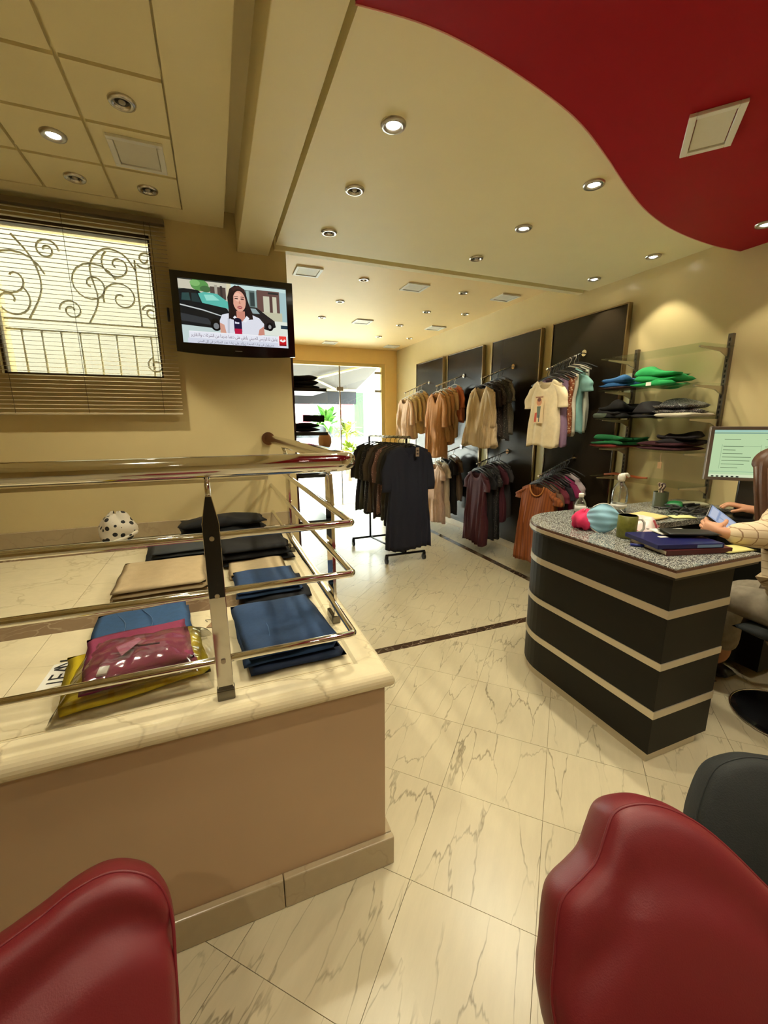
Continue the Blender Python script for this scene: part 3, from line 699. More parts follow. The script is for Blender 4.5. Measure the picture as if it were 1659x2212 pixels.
# ------------------------------------------------------------------ cashier desk
DZ = .866
desk = thing('cashier_desk', 'black cashier desk with aluminium bands, rounded end and speckled granite top', 'desk', (1.75, 1.3, 0))
def rr(x0, y0, x1, y1, r, inset=0.0):
    # desk outline seen from above: square near corner, round far-left corner, then on to x1
    x0 += inset; y0 += inset; y1 -= inset; r -= inset
    pts = [(x0, y0)]
    # from near-left corner going to the far-left round corner
    arc = [(x0+r-r*math.cos(a), y1-r+r*math.sin(a)) for a in [PI/2*k/12 for k in range(13)]]
    return pts, arc
def outline(inset, xb, yin, xw, x_in2, y_near2):
    p, arc = rr(1.55, .966, 3.0, 1.915, .30, inset)
    return [(xb, .966+inset), ]+[(1.55+inset, .966+inset)]+arc+[(xw, 1.915-inset), (xw, y_near2), (x_in2, y_near2), (x_in2, yin), (xb, yin)]
def ring_band(name, inset, z0, z1, m, xb=1.925):
    # strip that follows the outside of the desk: right face, front face and round end
    p, arc = rr(1.55, .966, 3.0, 1.915, .30, inset)
    path = [(xb, .966+inset), (1.55+inset, .966+inset)]+arc+[(2.94, 1.915-inset)]
    p2, arc2 = rr(1.55, .966, 3.0, 1.915, .30, inset+.02)
    path2 = [(xb, .966+inset+.02), (1.55+inset+.02, .966+inset+.02)]+arc2+[(2.94, 1.915-inset-.02)]
    n = len(path); b = MB()
    b.add([(x, y, z0) for x, y in path]+[(x, y, z1) for x, y in path]+[(x, y, z0) for x, y in path2]+[(x, y, z1) for x, y in path2],
          [(i, i+1, n+i+1, n+i) for i in range(n-1)]+[(2*n+i+1, 2*n+i, 3*n+i, 3*n+i+1) for i in range(n-1)]+[(n+i, n+i+1, 3*n+i+1, 3*n+i) for i in range(n-1)]+[(i+1, i, 2*n+i, 2*n+i+1) for i in range(n-1)]+[(0, n, 3*n, 2*n), (n-1, 3*n-1, 4*n-1, 2*n-1)])
    return recalc(b.build(name, m, desk))
dbod = MB().prism(outline(.004, 1.925, 1.50, 2.985, 2.66, 1.15), .05, .822)
recalc(dbod.build('body', DESKBLK, desk))
ring_band('base_strip', .018, 0.0, .052, ALU, 1.88)
for z0, z1 in ((.218, .252), (.436, .466), (.657, .690)): ring_band('aluminium_band', .0, z0, z1, ALU)
ring_band('upper_band', -.012, .822, .834, BLK, 2.05)
ring_band('top_edge_band', -.018, .834, .852, ALU, 2.055)
ring_band('top_rim', -.014, .852, .862, mat('dark_wood_rim', (.09, .035, .02, 1), .3), 2.055)
ins = -.014
gran = bpy.data.materials.new('speckled_granite'); gran.use_nodes = True
nt = gran.node_tree; bs = nt.nodes['Principled BSDF']; bs.inputs['Roughness'].default_value = .12
tc = nt.nodes.new('ShaderNodeNewGeometry'); vo = nt.nodes.new('ShaderNodeTexVoronoi'); vo.inputs['Scale'].default_value = 300
nt.links.new(tc.outputs['Position'], vo.inputs['Vector']); rmp = nt.nodes.new('ShaderNodeValToRGB'); rmp.color_ramp.interpolation = 'CONSTANT'
rmp.color_ramp.elements[0].color = (.07, .07, .065, 1); rmp.color_ramp.elements[1].position = .38; rmp.color_ramp.elements[1].color = (.30, .30, .27, 1)
e = rmp.color_ramp.elements.new(.55); e.color = (.50, .50, .44, 1); e = rmp.color_ramp.elements.new(.82); e.color = (.14, .15, .15, 1)
sepc = nt.nodes.new('ShaderNodeSeparateColor'); nt.links.new(vo.outputs['Color'], sepc.inputs[0]); nt.links.new(sepc.outputs[0], rmp.inputs[0]); nt.links.new(rmp.outputs[0], bs.inputs['Base Color'])
recalc(MB().prism(outline(-.012, 2.055, 1.47, 2.998, 2.63, 1.12), .835, .866).build('granite_top', gran, desk))

# wall notice, plug
notice = tag(paint('wall_notice', (2.998, 1.475, 1.395), (0, -.075, 0), (0, 0, .115), [(S(226, 214, 180), R_(0, 0, 1, 1)), (S(170, 40, 30), R_(.15, .38, .8, .52)), (S(170, 40, 30), R_(.15, .12, .8, .28)), (S(60, 60, 60), R_(.15, .62, .8, .66)), (S(60, 60, 60), R_(.15, .72, .6, .76)), (S(60, 60, 60), R_(.15, .82, .7, .86))], colattr('print_ink'), None), 'small paper notice with red blocks on the right wall above the monitor', 'notice')
sd = notice.modifiers.new('thick', 'SOLIDIFY'); sd.thickness = .001

# ------------------------------------------------------------------ wall panels and display arms
PB = [(2.442, 3.215, 'dark glossy wall panel nearest the camera, beside the glass shelves'), (3.355, 4.13, 'dark glossy wall panel with the cream blouse, second from the camera'), (4.297, 5.104, 'dark glossy wall panel with the tan shirts, third from the camera'), (5.22, 6.046, 'dark glossy wall panel furthest from the camera, by the shop window')]
PANELS = []
for y0, y1, lb in PB:
    t = thing('wall_panel', lb, 'wall panel', (2.97, (y0+y1)/2, .09), 'dark wall panels along the right wall'); PANELS.append(t)
    MB().box(2.952, 2.985, y0+.014, y1-.014, .10, 2.262).build('board', BLKGLOSS, t)
    for yy in (y0, y1-.012): MB().box(2.945, 2.985, yy, yy+.012, .09, 2.272).build('side_trim', mat('bronze_trim', (.30, .24, .16, 1), .22, 1.0), t, bevel=.001)
    MB().box(2.945, 2.985, y0+.0125, y1-.0125, 2.262, 2.272).build('top_trim', MATS['bronze_trim'], t)
PALE = mat('pale_edge_strip', (.86, .87, .62, 1), .4)  # bright light in the gaps between panels, put into pale board colour
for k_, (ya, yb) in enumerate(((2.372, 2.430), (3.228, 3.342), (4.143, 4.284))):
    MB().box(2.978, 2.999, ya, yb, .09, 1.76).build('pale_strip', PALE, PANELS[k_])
ARMS = {}
def arm(key, y, zm, zt, label, xt=2.56):
    pn = PANELS[{'4': 0, '3': 1, '2': 2, '1': 3}[key[1]]]
    pts = [(2.94, y, zm), (2.91, y, zm-.004)]+[(2.91+(xt-2.91)*k/6, y, zm-.004+(zt-zm+.004)*k/6) for k in range(1, 7)]
    t = MB().tube(pts, .0075, 10).build('display_arm', CHROME, pn, smooth=True); t['label'] = label
    MB().tube([(2.951, y, zm), (2.938, y, zm)], .026, 18).build('flange', CHROME, t, smooth=False)
    MB().lathe([(0, -.011), (.008, -.008), (.011, 0), (.008, .008), (0, .011)], (xt, y, zt), 12).build('end_knob', CHROME, t, smooth=True)
    ARMS[key] = (y, zm-.004, zt, xt)
arm('a4', 2.82, 1.966, 1.82, 'steel arm on the nearest panel holding the T-shirts and empty hangers')
arm('a3', 3.736, 1.966, 1.835, 'steel arm on the second panel holding the cream V-neck blouse')
arm('a2', 4.685, 1.966, 1.835, 'steel arm on the third panel holding the tan shirts')
arm('a1', 5.61, 1.966, 1.815, 'steel arm on the furthest panel holding the pale shirts')
arm('b4', 2.825, 1.088, .945, 'low steel arm on the nearest panel holding the rust dress')
arm('b3', 3.752, 1.088, .970, 'low steel arm on the second panel holding dark dresses')
arm('b2', 4.69, 1.090, .970, 'low steel arm on the third panel holding pale dresses')
def on_arm(key, s):
    y, z0, z1, xt = ARMS[key]; x = xt+(2.91-xt)*s
    return (x, y, z1+(z0-z1)*s+.0075)

# hangers
HMAT = mat('black_hanger', (.02, .018, .016, 1), .35)
HMATW = mat('pale_hanger', (.55, .5, .4, 1), .4)
def hanger_mesh(m):
    b = MB()
    # hook hung at the origin, shoulders at z = -.085
    hook = [(.0+.017*math.cos(a), 0, -.017+.017*math.sin(a)) for a in [-PI*.15+PI*1.25*k/10 for k in range(11)]]
    hook = hook[::-1]
    pts = [(0, 0, -.075), (0, 0, -.045), (.012, 0, -.03)]+[(.017*math.cos(a), 0, -.017+.017*math.sin(a)) for a in [-.4+PI*1.1*k/9 for k in range(10)]]
    b.tube(pts, .0028, 6)
    b.tube([(-.185, 0, -.128), (-.10, 0, -.095), (-.03, 0, -.076), (0, 0, -.072), (.03, 0, -.076), (.10, 0, -.095), (.185, 0, -.128)], [.005, .006, .006, .006, .006, .006, .005], 8)
    return b.build('hanger', m, smooth=True)
HP = {}
def hanger(loc, rz, label, m=None, group='clothes hangers'):
    m = m or HMAT
    if m.name not in HP:
        o = hanger_mesh(m); HP[m.name] = o
    else:
        o = HP[m.name].copy(); COL.objects.link(o)
    o.location = loc; o.rotation_euler = (0, 0, rz)
    return tag(o, label, 'hanger', group)

def garment_mesh(name, m, L=.55, ws=.19, wh=.22, dep=.045, sleeve=.0, sw=.085, neck='round', nd=.07, folds=7, fa=.017, seed=0, dtop=.016, hemwave=.012, strap=False, bias=0.0):
    b = MB(); NU = 56; NV = 22; z0 = -.088
    def ztop(x, front):
        ax = abs(x)/ws; nw = .085
        zs = z0-.045*max(0, (abs(x)-nw)/(ws-nw))
        if abs(x) < nw:
            q = abs(x)/nw
            if neck == 'v' and front: return z0-.006-(nd+.06)*(1-q)
            return z0-.004-(nd if front else .02)*math.sqrt(max(0, 1-q*q))
        return zs
    rnd = random.Random(seed); ph = [rnd.uniform(0, 6.28) for _ in range(4)]
    def fn(u, v):
        th = 2*PI*u; c, s_ = math.cos(th), math.sin(th); front = s_ < 0
        e = v**.8
        a = ws+(wh-ws)*(v**.9) if v > .15 else ws+(wh-ws)*(.15**.9)*(v/.15)
        a -= .02*math.exp(-((v-.42)/.18)**2)
        x = a*math.copysign(abs(c)**.8, c)
        zt = ztop(ws*math.copysign(abs(c)**.8, c), front)
        zh = z0-L+hemwave*math.sin(3*th+ph[0])+bias*x
        z = zt+(zh-zt)*v
        d = dtop+(dep-dtop)*min(1, v*2.2)
        f = fa*min(1, v*1.6)*(math.sin(folds*2*x/ws*1.57+ph[1]+1.5*math.sin(3*v+ph[2]))+.5*math.sin(folds*3.7*x/ws+ph[3]))
        y = d*math.copysign(abs(s_)**.6, s_)+f*(1 if abs(s_) > .2 else .3)
        return (x, y, z)
    b.grid(fn, NU, NV, True, False)
    if sleeve > 0:
        for sg in (-1, 1):
            def sf(u, v):
                th = 2*PI*u
                px = sg*(ws-.03+(.02+sw*.30)*min(1, v*2.0)+.012*v); pz = z0-.075-(sleeve)*v+.02*(1-v)
                r1 = sw*(.62-.12*v); r2 = .024+.006*math.sin(5*v+ph[0])
                wob = 1+.10*math.sin(9*v+ph[1]+th)
                tilt = math.radians(20*(1-v))
                lx = r1*math.cos(th)*wob; lz = -abs(0)
                return (px+lx*math.cos(tilt), r2*math.sin(th)*wob-.004*v, pz+sg*0-lx*sg*math.sin(tilt))
            b.grid(sf, 20, 12, True, False)
    o = b.build(name, m, smooth=True)
    md = o.modifiers.new('solid', 'SOLIDIFY'); md.thickness = .0018
    return o
def fab(name, r, g, b_, var=.12, rough=.85, sheen=False):
    return mat('fabric_'+name, srgb(r, g, b_), rough, var=var, vscale=35, bump=.15, bscale=220)
GID = [0]
def hl(l): return ' '.join(('hanger of the '+l).split()[:15])
def hang(key, s, name, cat, label, m, group, hm=None, h=True, rz=-PI/2, dz=0.0, **kw):
    GID[0] += 1
    loc = on_arm(key, s)
    loc = (loc[0], loc[1], loc[2]+dz)
    o = garment_mesh(name, m, seed=GID[0], **kw)
    o.location = loc; o.rotation_euler = (0, 0, rz+random.uniform(-.05, .05))
    tag(o, label, cat, group)
    if h: hanger(loc, o.rotation_euler[2], hl(label), hm)
    return o
G4 = 'T-shirts on the nearest panel'; 
ts = hang('a4', .02, 't_shirt', 't-shirt', 'cream T-shirt with a printed figure hanging at the front of the nearest panel', fab('cream_tee', 226, 208, 170), G4, L=.545, ws=.165, wh=.172, sleeve=.155, sw=.10, nd=.075, folds=3, fa=.008)
pr = paint('chest_print', (-.055, -.064, -.44), (.11, 0, 0), (0, 0, .22), [(S(224, 196, 150), R_(0, 0, 1, 1)), (S(150, 96, 70), R_(.1, .93, .9, .97)), (S(206, 140, 100), E_(.5, .78, .28, .14)), (S(96, 110, 92), [(.35, .2), (.65, .2), (.7, .62), (.3, .62)]), (S(196, 80, 50), [(.05, .05), (.3, .05), (.34, .4), (.1, .38)]), (S(60, 70, 70), [(.52, .05), (.62, .05), (.62, .3), (.52, .3)]), (S(120, 70, 56), E_(.5, .86, .2, .07))], MATS['print_ink'])
pr.parent = ts
hang('a4', .20, 'blouse', 'blouse', 'purple blouse hanging just behind the printed T-shirt', fab('purple', 132, 104, 128), G4, L=.56, ws=.165, wh=.20, sleeve=.0, folds=5, fa=.012)
hang('a4', .36, 'blouse', 'blouse', 'rust and brown patterned blouse hanging between purple and teal tops', dots('fabric_rust_print', srgb(150, 80, 40), srgb(214, 186, 150), 60, .35), G4, L=.50, ws=.165, wh=.175, folds=5)
hang('a4', .50, 'blouse', 'blouse', 'white top hanging just in front of the teal T-shirt', fab('white_top', 214, 206, 184), G4, L=.52, ws=.165, wh=.17, folds=4)
hang('a4', .66, 't_shirt', 't-shirt', 'teal short-sleeved T-shirt on the nearest panel', fab('teal', 122, 166, 160), G4, HMATW, L=.52, ws=.17, wh=.175, sleeve=.12, sw=.11, folds=4)
hang('a4', .80, 'blouse', 'blouse', 'pale grey top hanging closest to the board of the nearest panel', fab('palegrey', 176, 178, 160), G4, HMATW, L=.53, ws=.165, wh=.175, folds=4)
for k, s in enumerate((.10, .15, .27, .31, .42, .46, .56, .61, .73, .87, .93)):
    hanger(on_arm('a4', s), -PI/2+random.uniform(-.25, .25), 'empty black hanger on the upper arm of the nearest panel', None, 'empty hangers on the upper arm')
G3 = 'blouses on the second panel'
hang('a3', .02, 'blouse', 'blouse', 'cream V-neck long blouse hanging at the front of the second panel', stripes('fabric_cream_stripe', srgb(222, 198, 160), srgb(206, 178, 140), 90, .35, 0), G3, L=.60, ws=.175, wh=.27, neck='v', nd=.10, sleeve=.33, sw=.085, folds=5, fa=.020, hemwave=.02)
for k, (s, nm, c, L) in enumerate([(.22, 'black blouse hanging directly behind the cream V-neck blouse', (34, 26, 28), .60), (.38, 'dark brown dotted blouse on the second panel', (52, 40, 36), .56), (.54, 'charcoal blouse with pale dots on the second panel', (60, 58, 56), .60), (.70, 'grey print blouse on the second panel nearest the board', (120, 112, 98), .56)]):
    m_ = fab('dark%d' % k, *c) if k in (0,) else dots('fabric_darkdot%d' % k, srgb(*c), srgb(168, 158, 140), 70, .2)
    hang('a3', s, 'blouse', 'blouse', nm, m_, G3, None, L=L, ws=.17, wh=.19, sleeve=.16, sw=.08, folds=5)
G2 = 'tan shirts on the third panel'
for k, (s, nm, c, L) in enumerate([(.02, 'long tan shirt hanging at the front of the third panel', (206, 148, 98), .78), (.18, 'camel shirt with rolled cuff behind the front tan shirt', (214, 164, 112), .62), (.34, 'sand shirt in the middle of the third panel', (196, 142, 96), .66), (.50, 'light camel shirt behind the sand shirt of the third panel', (218, 176, 130), .60), (.72, 'coral shirt nearest the board of the third panel', (222, 128, 92), .44)]):
    hang('a2', s, 'shirt', 'shirt', nm, fab('tan%d' % k, *c), G2, HMATW, L=L, ws=.18, wh=.22, sleeve=.34 if k < 3 else .2, sw=.09, folds=6, fa=.016, neck='v' if k == 0 else 'round')
G1 = 'pale shirts on the furthest panel'
for k, (s, nm, c, L) in enumerate([(.02, 'dusty pink shirt at the front of the furthest panel', (226, 190, 160), .56), (.20, 'cream shirt second on the furthest panel', (228, 204, 164), .58), (.38, 'butter yellow shirt third on the furthest panel', (226, 196, 136), .54), (.56, 'beige shirt fourth on the furthest panel', (210, 178, 132), .56), (.74, 'light tan shirt nearest the board of the furthest panel', (204, 166, 118), .50)]):
    hang('a1', s, 'shirt', 'shirt', nm, fab('pale%d' % k, *c), G1, HMATW, L=L, ws=.19, wh=.23, sleeve=.30, sw=.09, folds=6, fa=.021)
GL = 'clothes on the low arm of the nearest panel'
rd = hang('b4', .02, 'dress', 'dress', 'long rust brown pleated dress hanging low beside the desk', stripes('fabric_rust_pleat', srgb(138, 72, 22), srgb(116, 56, 16), 34, .4, 0), GL, L=.70, ws=.20, wh=.23, neck='round', nd=.09, sleeve=.07, sw=.10, folds=8, fa=.012, dep=.06)
cl_ = MB().tube([(.083*math.cos(a)*1.02, -.022-.004*abs(math.sin(a)), -.094-.090*math.sin(a)) for a in [PI*k/14 for k in range(15)]], .006, 8).build('neck_binding', fab('rust_bind', 176, 110, 50), None, smooth=True); cl_.parent = rd
for k, (s, nm, c, L) in enumerate([(.18, 'brown patterned dress behind the rust dress', (96, 66, 44), .62), (.34, 'maroon top on the low arm of the nearest panel', (96, 22, 40), .52), (.48, 'near-black top on the low arm between maroon and magenta', (26, 20, 26), .52), (.62, 'magenta top on the low arm of the nearest panel', (132, 28, 78), .50), (.78, 'grey lilac top closest to the board on the low arm', (176, 160, 162), .52)]):
    hang('b4', s, 'top', 'top', nm, fab('low%d' % k, *c), GL, None, L=L, ws=.18, wh=.19, sleeve=.10, sw=.09, folds=5)
for k, s in enumerate((.10, .26, .41, .55, .70, .88)):
    hanger(on_arm('b4', s), -PI/2+random.uniform(-.25, .25), 'empty black hanger on the low arm of the nearest panel', None, 'empty hangers on the low arm')
GL3 = 'dresses on the low arm of the second panel'
for k, (s, nm, c, L) in enumerate([(.02, 'dark maroon dress at the front of the low arm of the second panel', (66, 18, 28), .78), (.22, 'black lace dress on the low arm of the second panel', (22, 20, 22), .74), (.42, 'black dotted dress on the low arm of the second panel', (30, 28, 30), .76), (.62, 'dark wine top on the low arm of the second panel', (70, 20, 34), .60), (.80, 'charcoal top nearest the board on the low arm of the second panel', (44, 40, 42), .58)]):
    hang('b3', s, 'dress', 'dress', nm, fab('lowb%d' % k, *c) if k != 2 else dots('fabric_lowdot', srgb(*c), srgb(120, 116, 110), 70, .22), GL3, None, L=L, ws=.175, wh=.21, sleeve=.12, sw=.085, folds=6, fa=.014)
for k, s in enumerate((.12, .32, .52, .72)):
    hanger(on_arm('b3', s), -PI/2+random.uniform(-.25, .25), 'empty black hanger on the low arm of the second panel', None, 'empty hangers on the low arm of the second panel')
GL2 = 'clothes on the low arm of the third panel'
for k, (s, nm, c, L) in enumerate([(.02, 'blush pink dress at the front of the low arm of the third panel', (214, 180, 158), .74), (.28, 'cream dress on the low arm of the third panel', (222, 200, 168), .70), (.55, 'black dress on the low arm of the third panel', (30, 26, 26), .70), (.78, 'taupe top nearest the board on the low arm of the third panel', (120, 98, 80), .56)]):
    hang('b2', s, 'dress', 'dress', nm, fab('lowc%d' % k, *c), GL2, HMATW, L=L, ws=.18, wh=.22, sleeve=.12, sw=.085, folds=6, fa=.015)

# ------------------------------------------------------------------ rolling clothes rack
rk = thing('clothes_rack', 'black rolling clothes rack in the middle of the shop', 'clothes rack', (1.68, 4.0, 0))
RKM = mat('dark_rack_metal', (.03, .028, .027, 1), .3, .8)
Y0, Y1, XA, XB = 3.66, 4.50, 1.715, 1.60
MB().tube([(XA, Y0, 1.262), (XB, Y1, 1.255)], .012, 12).build('hanging_bar', STEEL, rk, smooth=True)
for (x, y, z) in ((XA, Y0+.06, 1.25), (XB, Y1-.04, 1.25)):
    MB().tube([(x, y, .10), (x, y, z)], .012, 12).build('upright', RKM, rk, smooth=True)
    MB().tube([(x-.22, y, .09), (x+.22, y, .09)], .012, 10).build('foot_bar', RKM, rk, smooth=True)
    for sg in (-1, 1):
        w = MB().tube([(x+sg*.21-.011, y, .032), (x+sg*.21+.011, y, .032)], .032, 18).build('wheel', BLK, rk)
        MB().box(x+sg*.21-.015, x+sg*.21+.015, y-.012, y+.012, .05, .085).build('wheel_fork', RKM, w)
MB().tube([(XA, Y0+.06, .09), (XB, Y1-.04, .09)], .011, 10).build('base_bar', RKM, rk, smooth=True)
def rackg(t_, name, cat, label, m, rz=0.0, **kw):
    GID[0] += 1
    loc = (XA+(XB-XA)*t_, Y0+(Y1-Y0)*t_, 1.262-.007*t_+.012)
    o = garment_mesh(name, m, seed=GID[0], **kw); o.location = loc; o.rotation_euler = (0, 0, rz)
    tag(o, label, cat, 'clothes on the rolling rack')
    hanger(loc, rz, hl(label), None, 'hangers on the rolling rack')
    return o
nd_ = rackg(.0, 'dress', 'dress', 'long navy dress with a paper price tag hanging at the front of the rolling rack', fab('navy', 22, 24, 40), 0.05, L=1.02, ws=.205, wh=.25, sleeve=.36, sw=.10, folds=6, fa=.014, dep=.055, neck='v', nd=.03)
tg = paint('price_tag', (.035, -.075, -.19), (.036, 0, 0), (0, 0, .085), [(S(150, 130, 110), R_(0, 0, 1, 1)), (S(70, 56, 50), R_(.2, .2, .8, .4)), (S(70, 56, 50), R_(.2, .55, .8, .75))], MATS['print_ink']); tg.parent = nd_
for k, (t_, nm, c, L) in enumerate([(.12, 'black blouse behind the navy dress on the rolling rack', (30, 26, 28), .80), (.22, 'dark olive blouse on the rolling rack', (58, 50, 38), .74), (.32, 'rose and brown patterned blouse on the rolling rack', (120, 84, 74), .70), (.42, 'dark brown blouse on the rolling rack', (56, 42, 34), .76), (.54, 'grey brown blouse on the rolling rack', (88, 74, 62), .72), (.66, 'black patterned blouse on the rolling rack', (34, 32, 32), .74), (.78, 'dark moss blouse on the rolling rack', (60, 56, 42), .72), (.90, 'charcoal blouse at the back end of the rolling rack', (46, 44, 46), .74)]):
    m_ = dots('fabric_rack%d' % k, srgb(*c), srgb(min(255, c[0]+70), min(255, c[1]+56), min(255, c[2]+50)), 55, .25) if k in (2, 5) else fab('rack%d' % k, *c)
    rackg(t_, 'blouse', 'blouse', nm, m_, random.uniform(-.12, .12), L=L, ws=.18, wh=.20, sleeve=.30, sw=.085, folds=6)

# ------------------------------------------------------------------ glass wall shelves with folded clothes
sh = thing('wall_shelf_unit', 'wall shelf unit of glass shelves on two slotted steel uprights', 'shelf', (2.97, 2.05, .9))
UPM = mat('dark_slotted_steel', (.20, .17, .13, 1), .35, .8)
for y in (1.735, 2.36):
    u = MB().box(2.972, 2.998, y-.014, y+.014, .90, 1.925).build('upright', UPM, sh, bevel=.002)
    sb = MB()
    for k in range(32): sb.box(2.9705, 2.9722, y-.004, y+.004, .92+k*.031, .938+k*.031)
    sb.build('slots', BLK, u)
SHZ = [1.845, 1.622, 1.420, 1.208, .990]
for z in SHZ:
    MB().box(2.672, 2.968, 1.70, 2.40, z-.004, z+.004).build('glass_shelf', SHELFG, sh)
    for y in (1.735, 2.36):
        vs = [(2.972, z-.006), (2.70, z-.006), (2.70, z-.014), (2.90, z-.030), (2.972, z-.060)]
        b = MB(); b.add([(x, y-.004, zz) for x, zz in vs]+[(x, y+.004, zz) for x, zz in vs], [tuple(range(5)), tuple(range(9, 4, -1))]+[(i, (i+1) % 5, 5+(i+1) % 5, 5+i) for i in range(5)])
        recalc(b.build('bracket', STEEL, sh))
def folded(name, label, cat, cx, cy, z, w, d, hs, m, rot=0, group=None, seed=0, p=5, wob=.006, sag=0.0):
    b = MB(); zz = z
    for k, h in enumerate(hs):
        b.pillow(w*(1-.03*k), d*(1-.02*k), h, zz, 16, 16, p, wob, seed+k*.37, cx+random.uniform(-.004, .004), cy+random.uniform(-.004, .004), rot+random.uniform(-.03, .03), sag)
        zz += h*.93
    o = b.build(name, m, smooth=True)
    return tag(o, label, cat, group), zz
FS = 'folded clothes on the glass shelves'
folded('folded_shirt', 'blue folded top on the second glass shelf', 'clothing', 2.80, 2.30, 1.640, .26, .20, [0.032, 0.043], fab('blue_top', 44, 96, 150), .1, FS, 1, 5, .034)
folded('folded_shirt', 'dark brown folded top under the blue one', 'clothing', 2.80, 2.29, 1.6265, .27, .22, [0.019], fab('dkbrown', 50, 30, 24), 0, FS, 2, 4)
fg, _ = folded('folded_shirt', 'bright green folded top with a white tag on the second glass shelf', 'clothing', 2.81, 2.02, 1.6265, .26, .26, [0.032, 0.036, 0.032], fab('green_top', 36, 160, 84), .15, FS, 3, 5, .034)
MB().box(2.665, 2.668, 1.985, 2.02, 1.630, 1.652).build('price_tag', WHITE, fg)
folded('folded_shirt', 'black folded top on the third glass shelf at the panel end', 'clothing', 2.81, 2.29, 1.4245, .27, .24, [0.026, 0.032, 0.043], fab('blk1', 22, 20, 20), -.1, FS, 4, 5, .034)
folded('folded_shirt', 'dark grey green folded top lowest at the panel end of the third shelf', 'clothing', 2.70, 2.36, 1.4245, .05, .10, [0.043], fab('gg', 70, 80, 66), 0, FS, 14, 5, .034)
folded('folded_shirt', 'charcoal folded top in the middle of the third glass shelf', 'clothing', 2.82, 2.06, 1.4245, .24, .18, [0.029, 0.029], fab('char', 34, 30, 32), .1, FS, 5, 5, .034)
folded('folded_shirt', 'white folded top under the sequin top', 'clothing', 2.80, 1.84, 1.4245, .26, .24, [0.032], fab('whitef', 206, 196, 176), 0, FS, 6, 4)
folded('folded_shirt', 'silver grey sequin top on the third glass shelf', 'clothing', 2.80, 1.86, 1.446, .25, .22, [0.036, 0.043], dots('fabric_sequin', srgb(62, 60, 62), srgb(190, 186, 180), 130, .33, .3), .08, FS, 7, 5, .034)
folded('folded_shirt', 'red folded top under the dark green one', 'clothing', 2.77, 2.29, 1.2125, .29, .24, [0.032], fab('redf', 122, 34, 26), 0, FS, 8, 4)
folded('folded_shirt', 'dark green folded top on the fourth glass shelf', 'clothing', 2.78, 2.27, 1.234, .29, .28, [0.032, 0.041], fab('dgreen', 14, 96, 50), .1, FS, 9, 5, .034)
folded('folded_shirt', 'dark maroon folded trousers on the fourth glass shelf', 'clothing', 2.81, 1.91, 1.2125, .26, .32, [0.029, 0.029], fab('maroonf', 62, 20, 30), 0, FS, 10, 4)
folded('folded_shirt', 'black crumpled top on the maroon trousers', 'clothing', 2.83, 1.86, 1.251, .22, .22, [0.036, 0.043], fab('blk2', 26, 18, 22), .3, FS, 11, 5, .034)
oh = MB(); oh.tube([(2.80, 2.38, 1.0), (2.82, 2.30, 1.012), (2.84, 2.22, 1.006), (2.83, 2.12, 1.002), (2.82, 2.04, 1.008)], [.006, .010, .010, .010, .006], 8)
oh.tube([(2.84, 2.20, 1.01), (2.80, 2.18, 1.006), (2.76, 2.17, 1.004), (2.75, 2.15, 1.004), (2.77, 2.135, 1.004)], .003, 6)
tag(oh.build('wooden_hanger', mat('orange_wood', srgb(166, 84, 40), .4, var=.1), smooth=True), 'orange wooden hanger lying on the lowest glass shelf', 'hanger')
gt = MB().tube([(2.675, 1.86, 1.20), (2.672, 1.862, 1.17), (2.675, 1.858, 1.14)], .0015, 6).box(2.668, 2.671, 1.846, 1.872, 1.10, 1.142)
tag(gt.build('gold_tag', mat('gold_tag', srgb(196, 160, 120), .3, .4)), 'small gold tag dangling under the fourth glass shelf', 'tag')
# ------------------------------------------------------------------ clothes on the platform
PZ = .6885
DEN = mat('fabric_denim', srgb(38, 66, 104), .85, var=.22, vscale=60, bump=.2, bscale=400)
DEN2 = mat('fabric_denim_light', srgb(46, 82, 124), .85, var=.22, vscale=60, bump=.2, bscale=400)
DEND = mat('fabric_denim_inside', srgb(14, 20, 34), .9, var=.2, vscale=60)
PG = 'folded trousers on the platform'
def jeans(label, cx, cy, z, w, d, hs, rot, m, seed, pocket=True):
    o, zt = folded('folded_jeans', label, 'jeans', cx, cy, z, w, d, hs, m, rot, PG, seed, 7, .006)
    c, s_ = math.cos(rot), math.sin(rot)
    def W(x, y): return (cx+x*c-y*s_, cy+x*s_+y*c)
    # stitched side seam and fly
    for off in (-.25, .02):
        pts = []
        for k in range(9):
            x = off*w+.02*math.sin(k*.5); y = -d*.42+d*.84*k/8; q = W(x, y); pts.append((q[0], q[1], zt+.0015-.001*abs(k-4)))
        MB().tube(pts, .0016, 5).build('seam', mat('denim_seam', srgb(70, 100, 140), .8), o, smooth=True)
    return o
jeans('blue folded jeans left of the steel post, behind the purple trousers', -.285, 1.575, PZ, .30, .27, [.016, .02], .12, DEN2, 21)
jeans('large blue folded jeans at the platform corner right of the post', .158, 1.345, PZ+.022, .285, .40, [.02, .024], .06, DEN, 22)
folded('folded_jeans', 'dark blue jeans folded beneath the large blue pair at the corner', 'jeans', .165, 1.335, PZ, .285, .42, [.022], mat('fabric_denim_dark', srgb(24, 40, 68), .85, var=.2, vscale=60), .05, PG, 23, 7)
folded('folded_jeans', 'blue jeans behind the large corner pair, with a dark waistband', 'jeans', .16, 1.80, PZ+.018, .27, .28, [.018, .016], DEN, .05, PG, 24, 6)
folded('folded_jeans', 'black jeans edge under the middle blue jeans', 'jeans', .19, 1.765, PZ, .27, .29, [.018], mat('fabric_blackdenim', srgb(14, 16, 24), .85, var=.2), .0, PG, 25, 6)
folded('folded_trousers', 'beige folded trousers left of the post', 'trousers', -.262, 2.00, PZ, .375, .43, [.018, .02, .02, .02], fab('beige_trs', 186, 164, 126), .04, PG, 26, 6, .005)
